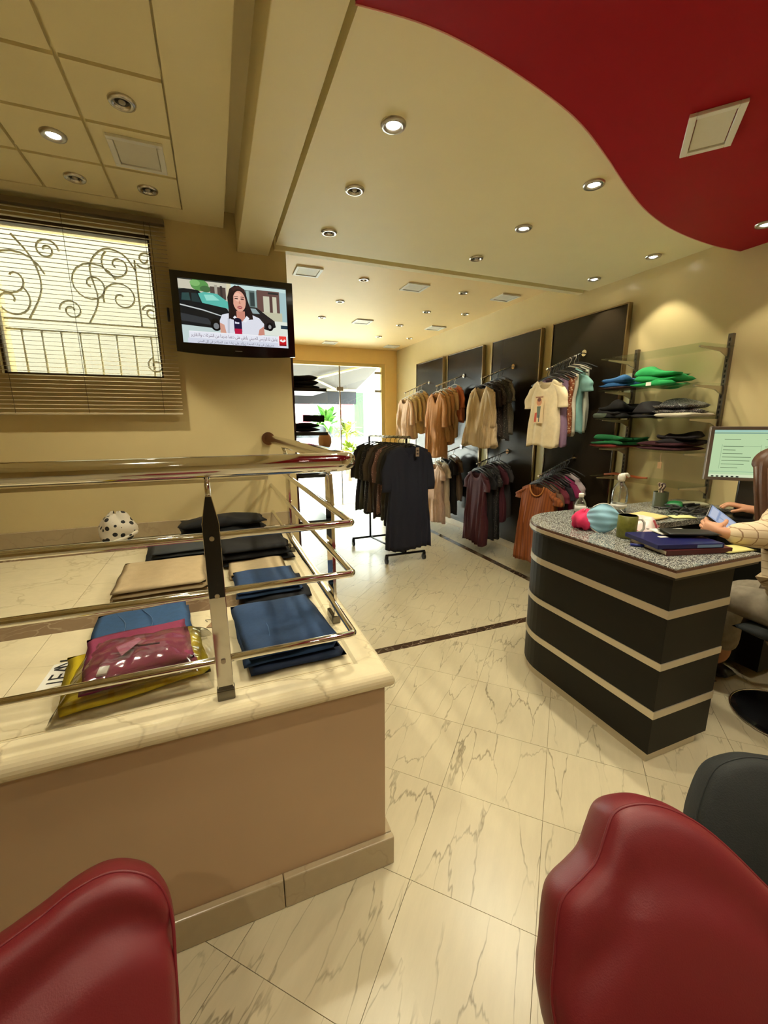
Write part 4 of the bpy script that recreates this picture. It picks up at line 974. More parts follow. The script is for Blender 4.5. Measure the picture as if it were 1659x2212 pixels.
folded('folded_trousers', 'beige folded trousers right of the post, behind the blue jeans', 'trousers', .14, 2.05, PZ, .27, .22, [.016, .02], fab('beige_trs2', 190, 170, 134), -.02, PG, 27, 5)
folded('folded_trousers', 'wide black folded trousers at the back, right of the post', 'trousers', .15, 2.32, PZ, .36, .38, [.03, .035, .04], fab('black_trs', 20, 20, 22), .05, PG, 28, 4, .010)
folded('folded_trousers', 'dark slate folded trousers at the back left of the post, underneath', 'trousers', -.20, 2.40, PZ, .38, .40, [.028, .026], fab('slate_trs2', 30, 34, 36), .05, PG, 29, 5)
folded('folded_trousers', 'slate grey folded trousers on top of the dark pair left of the post', 'trousers', -.185, 2.40, PZ+.051, .34, .32, [.022, .02], fab('slate_trs', 58, 62, 64), .08, PG, 30, 6)
folded('folded_jacket', 'black crumpled jacket against the skirting at the back', 'jacket', 0.0, 2.70, PZ, .50, .24, [.045, .055, .06], fab('black_jkt', 16, 15, 16), .05, PG, 31, 3, .022)
# trousers in a clear bag
yl, _ = folded('folded_trousers', 'yellow folded trousers underneath the purple pair', 'trousers', -.262, 1.285, PZ+.002, .36, .27, [.022, .022], fab('yellow_trs', 204, 178, 10), .18, PG, 32, 4, .010)
pu, pz = folded('folded_trousers', 'magenta purple folded trousers in front of the post, tagged', 'trousers', -.255, 1.285, PZ+.046, .27, .29, [.018, .018], fab('purple_trs', 142, 50, 84), .16, PG, 33, 5, .008)
b = MB(); b.add([(-.315, 1.30, pz+.0045), (-.262, 1.335, pz+.006), (-.252, 1.315, pz+.006), (-.29, 1.235, pz+.006)], [(0, 3, 2, 1)]); b.build('pocket_flap', fab('flap', 186, 104, 138), pu)
MB().box(-.335, -.312, 1.165, 1.205, pz-.004, pz+.001).build('white_tag', WHITE, pu)
MB().tube([(-.255, 1.28, pz+.006), (-.23, 1.275, pz+.007), (-.20, 1.276, pz+.006)], .003, 6).build('button_loop', fab('loop', 84, 26, 50), pu)
fb_ = MB()
def film(u, v):
    x = -.245+(u-.5)*.37; y = 1.262+(v-.5)*.31+.10*(u-.5)*.3
    ed = max(abs(2*u-1), abs(2*v-1)); top = .095*max(0, 1-ed**4)
    z = PZ+.003+top*.98+.006*noise.noise(Vector((x*40, y*40, 1.3)))*(1 if ed < .98 else .3)
    return (x+.006*noise.noise(Vector((y*30, x*20, 2))), y+.006*noise.noise(Vector((x*30, y*20, 5))), z)
fb_.grid(film, 40, 32)
tag(fb_.build('plastic_bag', FILM, smooth=True), 'clear crinkled plastic bag over the purple and yellow trousers', 'plastic bag')
sg_ = thing('price_card', 'white hand-lettered card lying left of the purple trousers', 'sign', (-.475, 1.36, PZ), None, 0)
MB().prism([(-.037, -.075), (.033, -.065), (.037, .07), (-.033, .062)], 0, .0012).build('card', WHITE, sg_, world=False)
tp = []
for i, ch in enumerate('JEAN'): tp += text_polys(ch, .93-.02*i, .10+.45*i, 1.05, S(18, 18, 22), rot=PI/2*.95)
ct = paint('lettering', (-.037, -.07, .0014), (.07, 0, 0), (0, .07, 0), tp, MATS['print_ink']); ct.parent = sg_
kt = thing('kraft_tag', 'small brown kraft tag lying beside the steel post', 'tag', (-.06, 1.515, PZ))
MB().prism([(-.025, -.012), (.012, -.026), (.028, .010), (-.008, .026)], 0.001, .0022).build('card', mat('kraft', srgb(150, 120, 84), .8, var=.1), kt, world=False)
MB().tube([(.0, .02, .002), (-.012, .045, .003), (-.03, .05, .002), (-.022, .03, .003)], .001, 5).build('string', BLK, kt, world=False)
# polka dot bundle
pk = thing('polka_dot_cap', 'white cap with black polka dots standing by the skirting', 'cap', (-.585, 2.80, PZ))
PK = dots('fabric_polka', srgb(206, 196, 176), srgb(22, 18, 18), 26, .34)
b = MB()
def pkf(u, v):
    th = 2*PI*u; ph = PI*v*.97+.02
    r = .088*(1+.10*math.sin(3*th+1)+.08*math.sin(5*ph+th*2))
    return (r*1.08*math.sin(ph)*math.cos(th), r*.9*math.sin(ph)*math.sin(th)+.0, .100-r*1.12*math.cos(ph)+.018*math.sin(th)*math.sin(ph))
b.grid(pkf, 28, 18, True, False); b.build('crown', PK, pk, smooth=True, world=False)
MB().tube([(.10*math.cos(a), .078*math.sin(a), .045+.035*math.cos(a)) for a in [2*PI*k/24 for k in range(24)]], [.010+.003*math.sin(5*k) for k in range(24)], 8, True).build('gathered_band', PK, pk, smooth=True, world=False)

# ------------------------------------------------------------------ foreground chairs
def cr2(pts, n=4):
    N = len(pts); out = []
    for i in range(N):
        p0, p1, p2, p3 = [Vector(pts[(i+k) % N]) for k in (-1, 0, 1, 2)]
        for k in range(n):
            t = k/n; out.append(0.5*((2*p1)+(p2-p0)*t+(2*p0-5*p1+4*p2-p3)*t*t+(3*p1-p0-3*p2+p3)*t**3))
    return out
def back_chair(label, P0, nrm, outl, m, T=.11, groove=.014, gd=.085, seat=(0, 0), seat_z=.42, cname='lounge_chair', group=None, seatw=.46):
    P0 = Vector(P0); nv = Vector(nrm).normalized(); eu = Vector((0, 0, 1)).cross(nv).normalized(); ev = nv.cross(eu)
    t = thing(cname, label, 'chair', (seat[0], seat[1], 0), group)
    O = cr2(outl, 5); N = len(O); c0 = sum(O, Vector((0, 0)))/N
    def top(u):
        best = None
        for i in range(N):
            a, c = O[i-1], O[i]
            if (a.x-u)*(c.x-u) <= 0 and abs(a.x-c.x) > 1e-6:
                q = a.y+(c.y-a.y)*(u-a.x)/(c.x-a.x); best = q if best is None else max(best, q)
        return best if best is not None else 0
    b = MB(); rings = [1, .985, .955, .91, .85, .78, .70, .60, .48, .34, .18]
    def P(u, v, h): return P0+eu*u+ev*v+nv*h
    vs = []
    for side in (1, -1):
        for r in rings:
            if side == -1 and r == 1: continue
            for o in O:
                q = c0+(o-c0)*r; e = 1-r
                h = T/2*math.sqrt(max(0, 1-(max(0, 1-e/.14))**2))
                if side == 1:
                    dv = top(q.x)-q.y
                    h += .022*(1-r**2)-groove*math.exp(-((dv-gd)/.03)**2)*min(1, e/.05)
                vs.append(P(q.x, q.y, side*h-T/2))
        q = c0; dv = top(q.x)-q.y
        vs.append(P(q.x, q.y, side*(T/2+(.022 if side == 1 else 0))-T/2))
    R_n = len(rings); fs = []
    for r in range(R_n-1):
        for i in range(N): j = (i+1) % N; fs.append((r*N+i, r*N+j, (r+1)*N+j, (r+1)*N+i))
    cF = R_n*N
    for i in range(N): fs.append(((R_n-1)*N+i, (R_n-1)*N+(i+1) % N, cF))
    o2 = cF+1
    for i in range(N): j = (i+1) % N; fs.append((j, i, o2+i, o2+j))
    for r in range(R_n-2):
        for i in range(N): j = (i+1) % N; fs.append((o2+r*N+j, o2+r*N+i, o2+(r+1)*N+i, o2+(r+1)*N+j))
    cB = o2+(R_n-1)*N
    for i in range(N): fs.append((o2+(R_n-2)*N+(i+1) % N, o2+(R_n-2)*N+i, cB))
    b.add(vs, fs); bo = recalc(b.build('backrest', m, t, smooth=True))
    pts = []
    for o in O:
        q = c0+(o-c0)*.965; pts.append(P(q.x, q.y, T/2*math.sqrt(max(0, 1-(1-.035/.14)**2))-T/2+.0012))
    MB().tube(pts, .0028, 6, True).build('seam', m, bo, smooth=True)
    sx_, sy_ = seat
    MB().pillow(seatw, .40, .10, seat_z-.10, 18, 18, 4, .002, 3, sx_, sy_).build('seat_cushion', m, t, smooth=True)
    MB().tube([(sx_, sy_, .03), (sx_, sy_, seat_z-.08)], .028, 16).build('column', CHROME, t, smooth=True)
    MB().lathe([(0, 0), (.20, 0), (.20, .010), (.18, .018), (.05, .032), (0, .032)], (sx_, sy_, 0), 32).build('base_disc', CHROME, t)
    cen = P0+eu*c0.x+ev*c0.y
    lo = min((P0+eu*o.x+ev*o.y).z for o in O)
    MB().tube([cen-nv*(T*.6)-ev*.08, (cen.x, cen.y+.02, .36), (sx_, sy_+.02, .33)], .018, 10).build('back_bracket', CHROME, t, smooth=True)
    return t
back_chair('red leatherette chair with a waisted back at the bottom right', (.669, .388, .74), (-.295, -.787, .541), [(-0.228, -0.275), (-0.214, -0.205), (-0.2, -0.154), (-0.184, -0.128), (-0.149, -0.104), (-0.119, -0.08), (-0.095, -0.042), (-0.072, -0.01), (-0.037, 0.002), (0.009, 0.001), (0.061, -0.018), (0.108, -0.052), (0.161, -0.108), (0.204, -0.163), (0.217, -0.226), (0.2, -0.305), (0.134, -0.366), (-0.041, -0.38), (-0.198, -0.358)], REDL, seat=(.60, .02), groove=.010, gd=.10)
back_chair('red leatherette chair at the bottom left in front of the platform', (-.191, .650, .70), (.207, -.83, .518), [(0.044, -0.234), (0.051, -0.171), (0.057, -0.112), (0.053, -0.066), (0.035, -0.029), (0.003, -0.002), (-0.03, 0.01), (-0.071, 0.008), (-0.11, -0.003), (-0.151, -0.012), (-0.23, -0.03), (-0.33, -0.09), (-.37, -.20), (-.33, -.30), (-0.18, -0.35), (-0.009, -0.34), (0.033, -0.293)], REDL, seat=(-.30, .22), groove=.020, gd=.075)
back_chair('black upholstered chair at the right edge behind the red chair', (1.122, .484, .60), (-.464, -.721, .515), [(-0.128, -0.263), (-0.116, -0.163), (-0.092, -0.094), (-0.054, -0.03), (0.0, 0.0), (0.059, 0.008), (0.152, -0.007), (0.19, -0.093), (0.19, -0.261), (0.05, -0.33), (-0.107, -0.33)], BLKFAB, seat=(1.16, .18), groove=.0, seat_z=.36, T=.09, seatw=.40)

# ------------------------------------------------------------------ things on the desk
D = DZ+.0004
def obj_lathe(name, prof, loc, m, label, cat, seg=24, **kw):
    return tag(MB().lathe(prof, loc, seg).build(name, m, smooth=True), label, cat)
sbt = thing('water_bottle', 'small clear water bottle with a white cap at the far end of the desk', 'bottle', (1.95, 1.795, D))
MB().lathe([(0, 0), (.028, 0), (.031, .006), (.031, .06), (.029, .07), (.022, .088), (.012, .100), (.012, .108)], seg=20).build('body', PET, sbt, smooth=True, world=False)
MB().lathe([(.0145, .106), (.0145, .124), (.012, .128), (0, .128)], seg=16).build('cap', WHITE, sbt, smooth=True, world=False)
MB().lathe([(.0315, .024), (.0315, .058)], seg=20).build('label', mat('pale_label', (.6, .6, .55, 1), .5), sbt, smooth=True, world=False)
lbt = thing('spray_bottle', 'tall clear bottle with a bulky pale cap behind the blue mask', 'bottle', (2.235, 1.775, D))
MB().lathe([(0, 0), (.040, 0), (.044, .008), (.044, .05), (.041, .058), (.044, .066), (.045, .11), (.040, .14), (.026, .165), (.015, .18), (.015, .19)], seg=24).build('body', PET, lbt, smooth=True, world=False)
MB().lathe([(.018, .186), (.02, .196), (.022, .212), (.016, .228), (0, .232)], seg=18).build('cap', mat('pale_cap', (.62, .60, .50, 1), .3), lbt, smooth=True, world=False)
MB().tube([(.0, 0, .222), (.03, -.01, .226), (.045, -.014, .212)], [.012, .010, .007], 10).build('spout', MATS['pale_cap'], lbt, smooth=True, world=False)
MB().lathe([(.0445, .03), (.0445, .05)], seg=20).build('label', MATS['pale_label'], lbt, smooth=True, world=False)
pm_ = MB()
def pmf(u, v):
    th = 2*PI*u; ph = PI*(.02+.96*v); r = .052*(1+.16*math.sin(3*th+2*ph)+.10*math.sin(7*th-3*ph))
    return (1.715+r*1.25*math.sin(ph)*math.cos(th), 1.545+r*1.1*math.sin(ph)*math.sin(th), max(D, D+.045-r*.95*math.cos(ph)))
pm_.grid(pmf, 26, 16, True, False)
tag(pm_.build('pink_scarf', fab('hotpink', 214, 44, 92), smooth=True), 'crumpled hot pink cloth beside the blue face mask', 'cloth')
fm = thing('face_mask', 'light blue disposable face mask propped against the mug', 'face mask', (1.73, 1.45, D))
b = MB()
def fmf(u, v):
    x = (u-.5)*2; y = (v-.5)*2
    w = .080*(1-.34*abs(y)**2.2); zz = y*.074*(1-.34*x*x)
    bul = .026*(1-x*x)*(1-y*y)+.0022*math.sin(v*26)+.004*math.sin(u*9+v*7)
    return (w*x*.95, -bul, .07+zz)
b.grid(fmf, 22, 26)
fmo = b.build('mask_body', mat('fabric_maskblue', srgb(140, 186, 206), .7, var=.05, bump=.1, bscale=200), fm, smooth=True, world=False); fmo.modifiers.new('s', 'SOLIDIFY').thickness = .0015
MB().tube([(.072, 0, .12), (.095, .01, .10), (.10, .015, .06), (.09, .012, .03), (.07, 0, .022)], .0014, 6).build('ear_loop', WHITE, fm, smooth=True, world=False)
MB().tube([(-.072, 0, .12), (-.09, .02, .10), (-.095, .025, .06), (-.086, .02, .03), (-.07, 0, .022)], .0014, 6).build('ear_loop', WHITE, fm, smooth=True, world=False)
MB().tube([Vector(fmf(k/20, 1.0)) for k in range(21)], .0022, 6).build('edge_binding', WHITE, fm, smooth=True, world=False)
MB().tube([Vector(fmf(k/20, 0.0)) for k in range(21)], .0022, 6).build('edge_binding', WHITE, fm, smooth=True, world=False)
fm.rotation_euler = (math.radians(-14), 0, math.radians(-48))
mg = thing('mug', 'olive green patterned mug with a white inside and handle', 'mug', (1.765, 1.345, D))
olive = mat('olive_print', srgb(104, 104, 40), .35, var=.5, vscale=70)
MB().lathe([(0, 0), (.040, 0), (.042, .004), (.042, .104), (.039, .106)], seg=28).build('body', olive, mg, smooth=True, world=False)
MB().lathe([(.039, .106), (.038, .10), (.037, .012), (0, .010)], seg=28).build('inside', WHITE, mg, smooth=True, world=False)
MB().tube([(.040, 0, .088), (.058, 0, .090), (.070, 0, .074), (.070, 0, .045), (.058, 0, .028), (.040, 0, .026)], .006, 10).build('handle', WHITE, mg, smooth=True, world=False)
mg.rotation_euler = (0, 0, math.radians(-38))
# snack bag
b = MB()
def sbf(u, v):
    x = (u-.5)*.20; y = (v-.5)*.15
    z = D+.002+.055*max(0, (1-(2*u-1)**4)*(1-(2*v-1)**4))+.016*noise.noise(Vector((x*26, y*26, 3)))*(1-max(abs(2*u-1), abs(2*v-1))**6)
    c, s_ = math.cos(.5), math.sin(.5)
    return (1.99+x*c-y*s_, 1.445+x*s_+y*c, max(D+.001, z))
b.grid(sbf, 30, 24)
bagm = dots('snack_bag_print', srgb(226, 206, 200), srgb(190, 60, 84), 16, .42, .3)
tag(b.build('snack_bag', bagm, smooth=True), 'crinkled white and pink snack bag behind the mug', 'bag')
tag(MB().pillow(.22, .17, .016, D, 12, 10, 8, .002, 3, 2.23, 1.60, .1).build('paper_pad', mat('yellow_paper', srgb(226, 200, 132), .7), smooth=True), 'yellowish paper pad lying between the bottles and the keyboard', 'paper')
pp = thing('pen_pot', 'round grey green pen pot holding scissors', 'pen pot', (2.60, 1.775, D))
MB().lathe([(0, 0), (.042, 0), (.042, .098), (.039, .098), (.039, .006), (0, .006)], seg=28).build('cup', mat('greygreen', srgb(84, 88, 66), .4), pp, smooth=False, world=False)
for dx, col, a in ((-.012, (60, 30, 24), .2), (.010, (60, 30, 24), -.15), (.0, (196, 176, 150), .05), (.02, (190, 168, 130), -.3)):
    sc_ = MB()
    sc_.tube([(dx, 0, .012), (dx+.010*a, 0, .108)], .0035, 6)
    sc_.tube([(dx+.018*math.cos(k*PI/6)+.010*a, .004*math.sin(k), .128+.020*math.sin(k*PI/6)) for k in range(12)], .0035, 6, True)
    tag(sc_.build('scissors', mat('sc%d' % col[0], srgb(*col), .4), smooth=True), 'x', 'scissors')
    o_ = COL.objects[-1] if False else bpy.data.objects[sc_ and sorted([q.name for q in bpy.data.objects if q.name.startswith('scissors')])[-1]]
    o_.location = (2.60, 1.775+dx*.3, D+.004); o_.rotation_euler = (0, 0, math.radians(60))
    o_['label'] = {(-.012): 'dark handled scissors leaning left in the pen pot', .010: 'dark handled scissors leaning right in the pen pot', .0: 'pale handled scissors in the middle of the pen pot', .02: 'cream handled cutter at the right of the pen pot'}[dx]; o_['group'] = 'tools in the pen pot'
gb = MB().pillow(.10, .09, .055, D, 14, 12, 3, .008, 9, 2.60, 1.685, .5)
tag(gb.build('green_packet', mat('fabric_greenpk', srgb(20, 112, 56), .35, var=.3, vscale=50), smooth=True), 'small bright green packet in front of the pen pot', 'packet')
tag(MB().pillow(.22, .10, .03, D, 14, 12, 3, .010, 12, 2.78, 1.72, -.3).build('paper_bundle', mat('paper_grey', srgb(186, 184, 156), .6, var=.2, vscale=40), smooth=True), 'loose pale papers behind the keyboard', 'paper')
cbm = mat('cable_black', (.02, .022, .02, 1), .5)
b = MB()
for k in range(7):
    pts = [(2.40+.30*t_/12+.03*math.sin(t_*.9+k), 1.585+.018*k-.05+.03*math.sin(t_*.7+k*1.7), D+.008+.012*abs(math.sin(t_*.5+k))+.004*k) for t_ in range(13)]
    b.tube(pts, .006, 6)
tag(b.build('cable_bundle', cbm, smooth=True), 'tangle of black cables lying before the pen pot', 'cables')
kb = thing('keyboard', 'black computer keyboard at the back of the desk', 'keyboard', (2.72, 1.50, D), None, math.radians(-40))
MB().box(-.20, .20, -.06, .06, .004, .018).build('base', BLK, kb, bevel=.004, world=False)
kmesh = None
for r_ in range(5):
    for c_ in range(16):
        if kmesh is None:
            o = MB().box(-.009, .009, -.008, .008, 0, .006).build('key', mat('key_black', (.03, .03, .03, 1), .45), kb, world=False); kmesh = o.data
        else:
            o = bpy.data.objects.new('key', kmesh); COL.objects.link(o); o.parent = kb
        o.location = (-.180+c_*.024, -.044+r_*.021, .0185)
# monitor
mo = thing('monitor', 'computer monitor with a silver frame showing a pale spreadsheet', 'monitor', (2.74, 1.42, D))
ml = Vector((2.515, 1.49, 0)); mu = Vector((.71, -.70, 0)).normalized(); mn = Vector((-mu.y, mu.x, 0)); mn = -mn if mn.dot(Vector((-1, -1, 0))) < 0 else mn
MW, MZ0, MZ1 = .44, 1.082, 1.372
cc = ml+mu*MW/2-mn*.02+Vector((0, 0, (MZ0+MZ1)/2))
MB().obox(cc, mu, mn, (0, 0, 1), MW/2, .018, (MZ1-MZ0)/2).build('case', mat('silver_frame', srgb(120, 108, 96), .35, .4), mo, bevel=.004)
SPR = []
SPR.append((S(196, 226, 176), R_(0, 0, 1, 1))); SPR.append((S(168, 212, 196), R_(0, .955, 1, 1))); SPR.append((S(120, 160, 148), R_(0, .925, 1, .945))); SPR.append((S(224, 240, 200), R_(0, .0, 1, .06))); SPR.append((S(150, 190, 160), R_(0, .115, 1, .125)))
rr_ = random.Random(4)
for k in range(9):
    y = .80-.075*k
    if k not in (1,): SPR.append((S(104, 128, 96), R_(.12, y, .12+rr_.uniform(.12, .36), y+.012)))
    if k % 2 == 0: SPR.append((S(112, 136, 104), R_(.56, y, .56+rr_.uniform(.1, .2), y+.012)))
SPR += [(S(110, 140, 108), R_(.10, .66, .52, .664)), (S(150, 180, 140), R_(.10, .18, .104, .7)), (S(150, 180, 140), R_(.52, .18, .524, .7)), (S(150, 180, 140), R_(.78, .18, .784, .85))]
for k in range(6): SPR.append((S(20, 30, 30), R_(.03+.055*k, .004, .06+.055*k, .03)))
if mu.cross(Vector((0, 0, 1))).dot(mn) < 0: o0, uu = ml+mu*(MW-.018), -mu
else: o0, uu = ml+mu*.018, mu
o0 = o0+Vector((0, 0, MZ0+.018))-mn*.0015
paint('screen', o0, uu*(MW-.036), Vector((0, 0, MZ1-MZ0-.036)), SPR, colattr('monitor_picture', True, .85), mo)
sc0 = ml+mu*MW/2-mn*.05
MB().obox(sc0+Vector((0, 0, 1.0)), mu, mn, (0, 0, 1), .045, .012, .13).build('stand_neck', BLK, mo, bevel=.004)
MB().lathe([(0, 0), (.11, 0), (.11, .008), (.09, .014), (0, .016)], (sc0.x, sc0.y, D), 28).build('stand_base', BLK, mo, smooth=False)
# books and tools at the front of the desk
bk = thing('maroon_book', 'thick maroon book at the bottom of the stack at the desk front', 'book', (1.83, 1.14, D), None, math.radians(-14))
MB().box(-.15, .15, -.105, .105, .0, .022).build('cover', mat('maroon_cover', srgb(74, 22, 22), .4), bk, bevel=.002, world=False)
MB().box(-.1505, -.147, -.10, .10, .004, .018).build('pages', mat('page_edge', srgb(200, 186, 160), .8), bk, world=False)
bb_ = thing('blue_binder', 'dark blue folder lying on the maroon book', 'folder', (1.81, 1.155, D+.0225), None, math.radians(-17))
MB().box(-.15, .14, -.105, .105, .0, .020).build('cover', mat('navy_cover', srgb(26, 28, 84), .3), bb_, bevel=.003, world=False)
MB().box(.02, .13, -.1055, -.1045, .004, .016).build('spine_label', mat('pale_blue_label', srgb(110, 136, 170), .5), bb_, world=False)
MB().box(-.06, -.02, .0, .02, .0201, .0206).build('cover_mark', WHITE, bb_, world=False)
wt = tag(MB().pillow(.17, .11, .008, D+.0428, 10, 8, 9, .001, 4, 1.885, 1.215, -.35).build('white_paper', WHITE, smooth=True), 'folded white paper on top of the blue folder', 'paper')
tag(MB().pillow(.22, .10, .016, D+.0505, 16, 10, 4, .004, 6, 1.895, 1.15, -.45).build('black_wallet', mat('fabric_blackmesh', srgb(22, 22, 18), .5, var=.6, vscale=200), smooth=True), 'black textured pouch lying across the blue folder', 'pouch')
tag(MB().pillow(.16, .09, .008, D, 10, 8, 9, .001, 8, 2.0, 1.03, -.1).build('yellow_note', mat('yellow_note', srgb(214, 206, 130), .7), smooth=True), 'yellow note paper at the right end of the desk front', 'paper')
pn = MB().tube([(1.655, 1.235, D+.006), (1.70, 1.19, D+.006)], .006, 8)
tag(pn.build('blue_pen_cap', mat('blueplastic', srgb(40, 50, 130), .3), smooth=True), 'short blue pen lying on the granite by the desk edge', 'pen')
tag(MB().pillow(.14, .07, .01, D, 10, 8, 6, .003, 18, 2.42, 1.515, -.4).build('sticky_notes', mat('pale_notes', srgb(214, 216, 150), .7), smooth=True), 'pale green notes lying on the inner desk edge', 'paper')
# ------------------------------------------------------------------ seated person at the desk
def skin_mesh(name, verts, edges, radii, m, parent, root=0, sub=2, smooth=True):
    me = bpy.data.meshes.new(name); me.from_pydata([Vector(v) for v in verts], edges, [])
    o = bpy.data.objects.new(name, me); COL.objects.link(o)
    md = o.modifiers.new('skin', 'SKIN'); md.use_smooth_shade = True
    for i, sv in enumerate(me.skin_vertices[0].data):
        r = radii[i]; sv.radius = (r, r) if not isinstance(r, tuple) else r; sv.use_root = (i == root)
    md2 = o.modifiers.new('sub', 'SUBSURF'); md2.levels = sub; md2.render_levels = sub
    dg = bpy.context.evaluated_depsgraph_get(); dg.update()
    me2 = bpy.data.meshes.new_from_object(o.evaluated_get(dg)); me2.name = name
    bpy.data.objects.remove(o); bpy.data.meshes.remove(me)
    off = wl(parent)
    for v in me2.vertices: v.co -= off
    me2.materials.clear(); me2.materials.append(m)
    for p in me2.polygons: p.use_smooth = True
    o = bpy.data.objects.new(name, me2); COL.objects.link(o); o.parent = parent
    return o
SKIN = mat('skin', srgb(206, 150, 116), .5, var=.06, vscale=30)
SHIRT = stripes('fabric_cream_check', srgb(222, 202, 168), srgb(160, 128, 98), 26, .09, 0, .85, srgb(176, 146, 112), 30, 2)
PANT = mat('fabric_grey_print', srgb(150, 138, 118), .85, var=.45, vscale=28)
HAIRM = mat('brown_hair', srgb(84, 54, 32), .45, var=.35, vscale=60)
pe = thing('person', 'seated person with long brown hair and cream checked shirt holding a phone', 'person', (2.44, .92, .48))
V = []; Ed = []; Rd = []
def add(p, r, par=None):
    V.append(p); Rd.append(r)
    if par is not None: Ed.append((par, len(V)-1))
    return len(V)-1
pel = add((2.44, .90, .56), .125); ab = add((2.435, .92, .70), .115, pel); ch = add((2.41, .965, .88), .125, ab); nb = add((2.385, 1.005, 1.03), .06, ch); nk = add((2.37, 1.03, 1.075), .047, nb)
hd1 = add((2.36, 1.06, 1.13), .070, nk); hd2 = add((2.35, 1.07, 1.195), .080, hd1); hd3 = add((2.345, 1.065, 1.25), .06, hd2)
# left arm to the phone
ls = add((2.265, 1.005, .985), .056, ch); le = add((2.215, .985, .80+.11), .042, ls)
lw_ = add((2.055, 1.085, .915), .027, le); lp = add((2.045, 1.14, .935), (.034, .020), lw_)
# right arm to the mouse
rs = add((2.55, .945, .985), .056, ch); re_ = add((2.74, 1.06, .90), .042, rs); rw = add((2.69, 1.29, .925), .027, re_); rp = add((2.655, 1.35, .935), (.036, .020), rw)
def finger(par, base, pts, r=.0088):
    i = add(base, r*1.15, par)
    for k, p in enumerate(pts): i = add(p, r*(1-.1*k), i)
# left hand fingers curl round the phone (phone stands above the palm)
finger(lp, (2.048, 1.168, .950), [(2.062, 1.185, .965), (2.085, 1.182, .972)])
finger(lp, (2.040, 1.172, .938), [(2.056, 1.196, .948), (2.084, 1.196, .953)])
finger(lp, (2.036, 1.170, .926), [(2.050, 1.196, .930), (2.080, 1.200, .934)])
finger(lp, (2.034, 1.164, .915), [(2.046, 1.186, .914), (2.070, 1.192, .917)], .0078)
finger(lp, (2.062, 1.118, .945), [(2.085, 1.115, .958), (2.105, 1.125, .966)], .0095)
# right hand resting, knuckles up
for k, (dx, ln) in enumerate(((-.030, .052), (-.010, .060), (.010, .056), (.028, .044))):
    bx, by = 2.640+dx*.75, 1.382+dx*.55
    finger(rp, (bx, by, .948), [(bx-.022, by+.030*ln/.056, .950), (bx-.036, by+.052*ln/.056, .926)])
finger(rp, (2.628, 1.335, .930), [(2.602, 1.352, .922), (2.588, 1.372, .916)], .0095)
# legs
for sg, x in ((-1, 2.36), (1, 2.53)):
    hp_ = add((x, .93, .545), .085, pel); kn = add((x-.02, 1.27, .52), .058, hp_); an = add((x-.02, 1.25, .13), .038, kn); ft = add((x-.02, 1.34, .045), .034, an); 
body = skin_mesh('body', V, Ed, Rd, SKIN, pe)
# shirt: torso and sleeves as one loose garment
SV = [(2.44, .90, .57), (2.435, .92, .70), (2.41, .965, .86), (2.39, .995, .98), (2.265, 1.005, .985), (2.21, .985, .915), (2.045, 1.092, .916), (2.55, .945, .985), (2.74, 1.06, .905), (2.685, 1.30, .925), (2.445, .905, .50)]
SE = [(0, 1), (1, 2), (2, 3), (2, 4), (4, 5), (5, 6), (2, 7), (7, 8), (8, 9), (0, 10)]
SR = [.165, .148, .148, .085, .085, .078, .046, .085, .078, .046, .17]
skin_mesh('shirt', SV, SE, SR, SHIRT, pe)
PV = [(2.44, .90, .52), (2.36, .94, .545), (2.34, 1.26, .525), (2.34, 1.25, .16), (2.53, .94, .545), (2.51, 1.26, .525), (2.51, 1.25, .16)]
skin_mesh('trousers', PV, [(0, 1), (1, 2), (2, 3), (0, 4), (4, 5), (5, 6)], [.15, .10, .075, .065, .10, .075, .065], PANT, pe)
for x in (2.34, 2.51):
    b = MB().pillow(.085, .24, .075, .005, 12, 14, 3, .001, 3, x, 1.31); b.build('shoe', BLK, pe, smooth=True)
# face turned to the monitor
fdir = Vector((.62, .76, -.12)).normalized(); fc = Vector((2.352, 1.066, 1.185)); frt = fdir.cross(Vector((0, 0, 1))).normalized(); fup = frt.cross(fdir)
MB().tube([fc+fdir*.072+fup*.012, fc+fdir*.090-fup*.012, fc+fdir*.100-fup*.026, fc+fdir*.080-fup*.034], [.008, .010, .012, .006], 8).build('nose', SKIN, body, smooth=True)
for sg in (-1, 1):
    e_ = fc+fdir*.070+frt*.030*sg+fup*.006
    MB().lathe([(0, -.011), (.008, -.007), (.011, 0), (.008, .007), (0, .011)], e_, 12).build('eye', mat('eye_dark', (.03, .02, .015, 1), .1), body, smooth=True)
    ea = fc+frt*.080*sg-fup*.01
    MB().tube([ea+fup*.028+fdir*.0, ea+fup*.02-fdir*.014+frt*.008*sg, ea-fdir*.012+frt*.010*sg, ea-fup*.026], [.005, .007, .007, .006], 8).build('ear', SKIN, body, smooth=True)
MB().tube([fc+fdir*.082-fup*.052-frt*.022, fc+fdir*.090-fup*.053, fc+fdir*.082-fup*.052+frt*.022], [.003, .0055, .003], 8).build('mouth', mat('lips', srgb(150, 70, 66), .4), body, smooth=True)
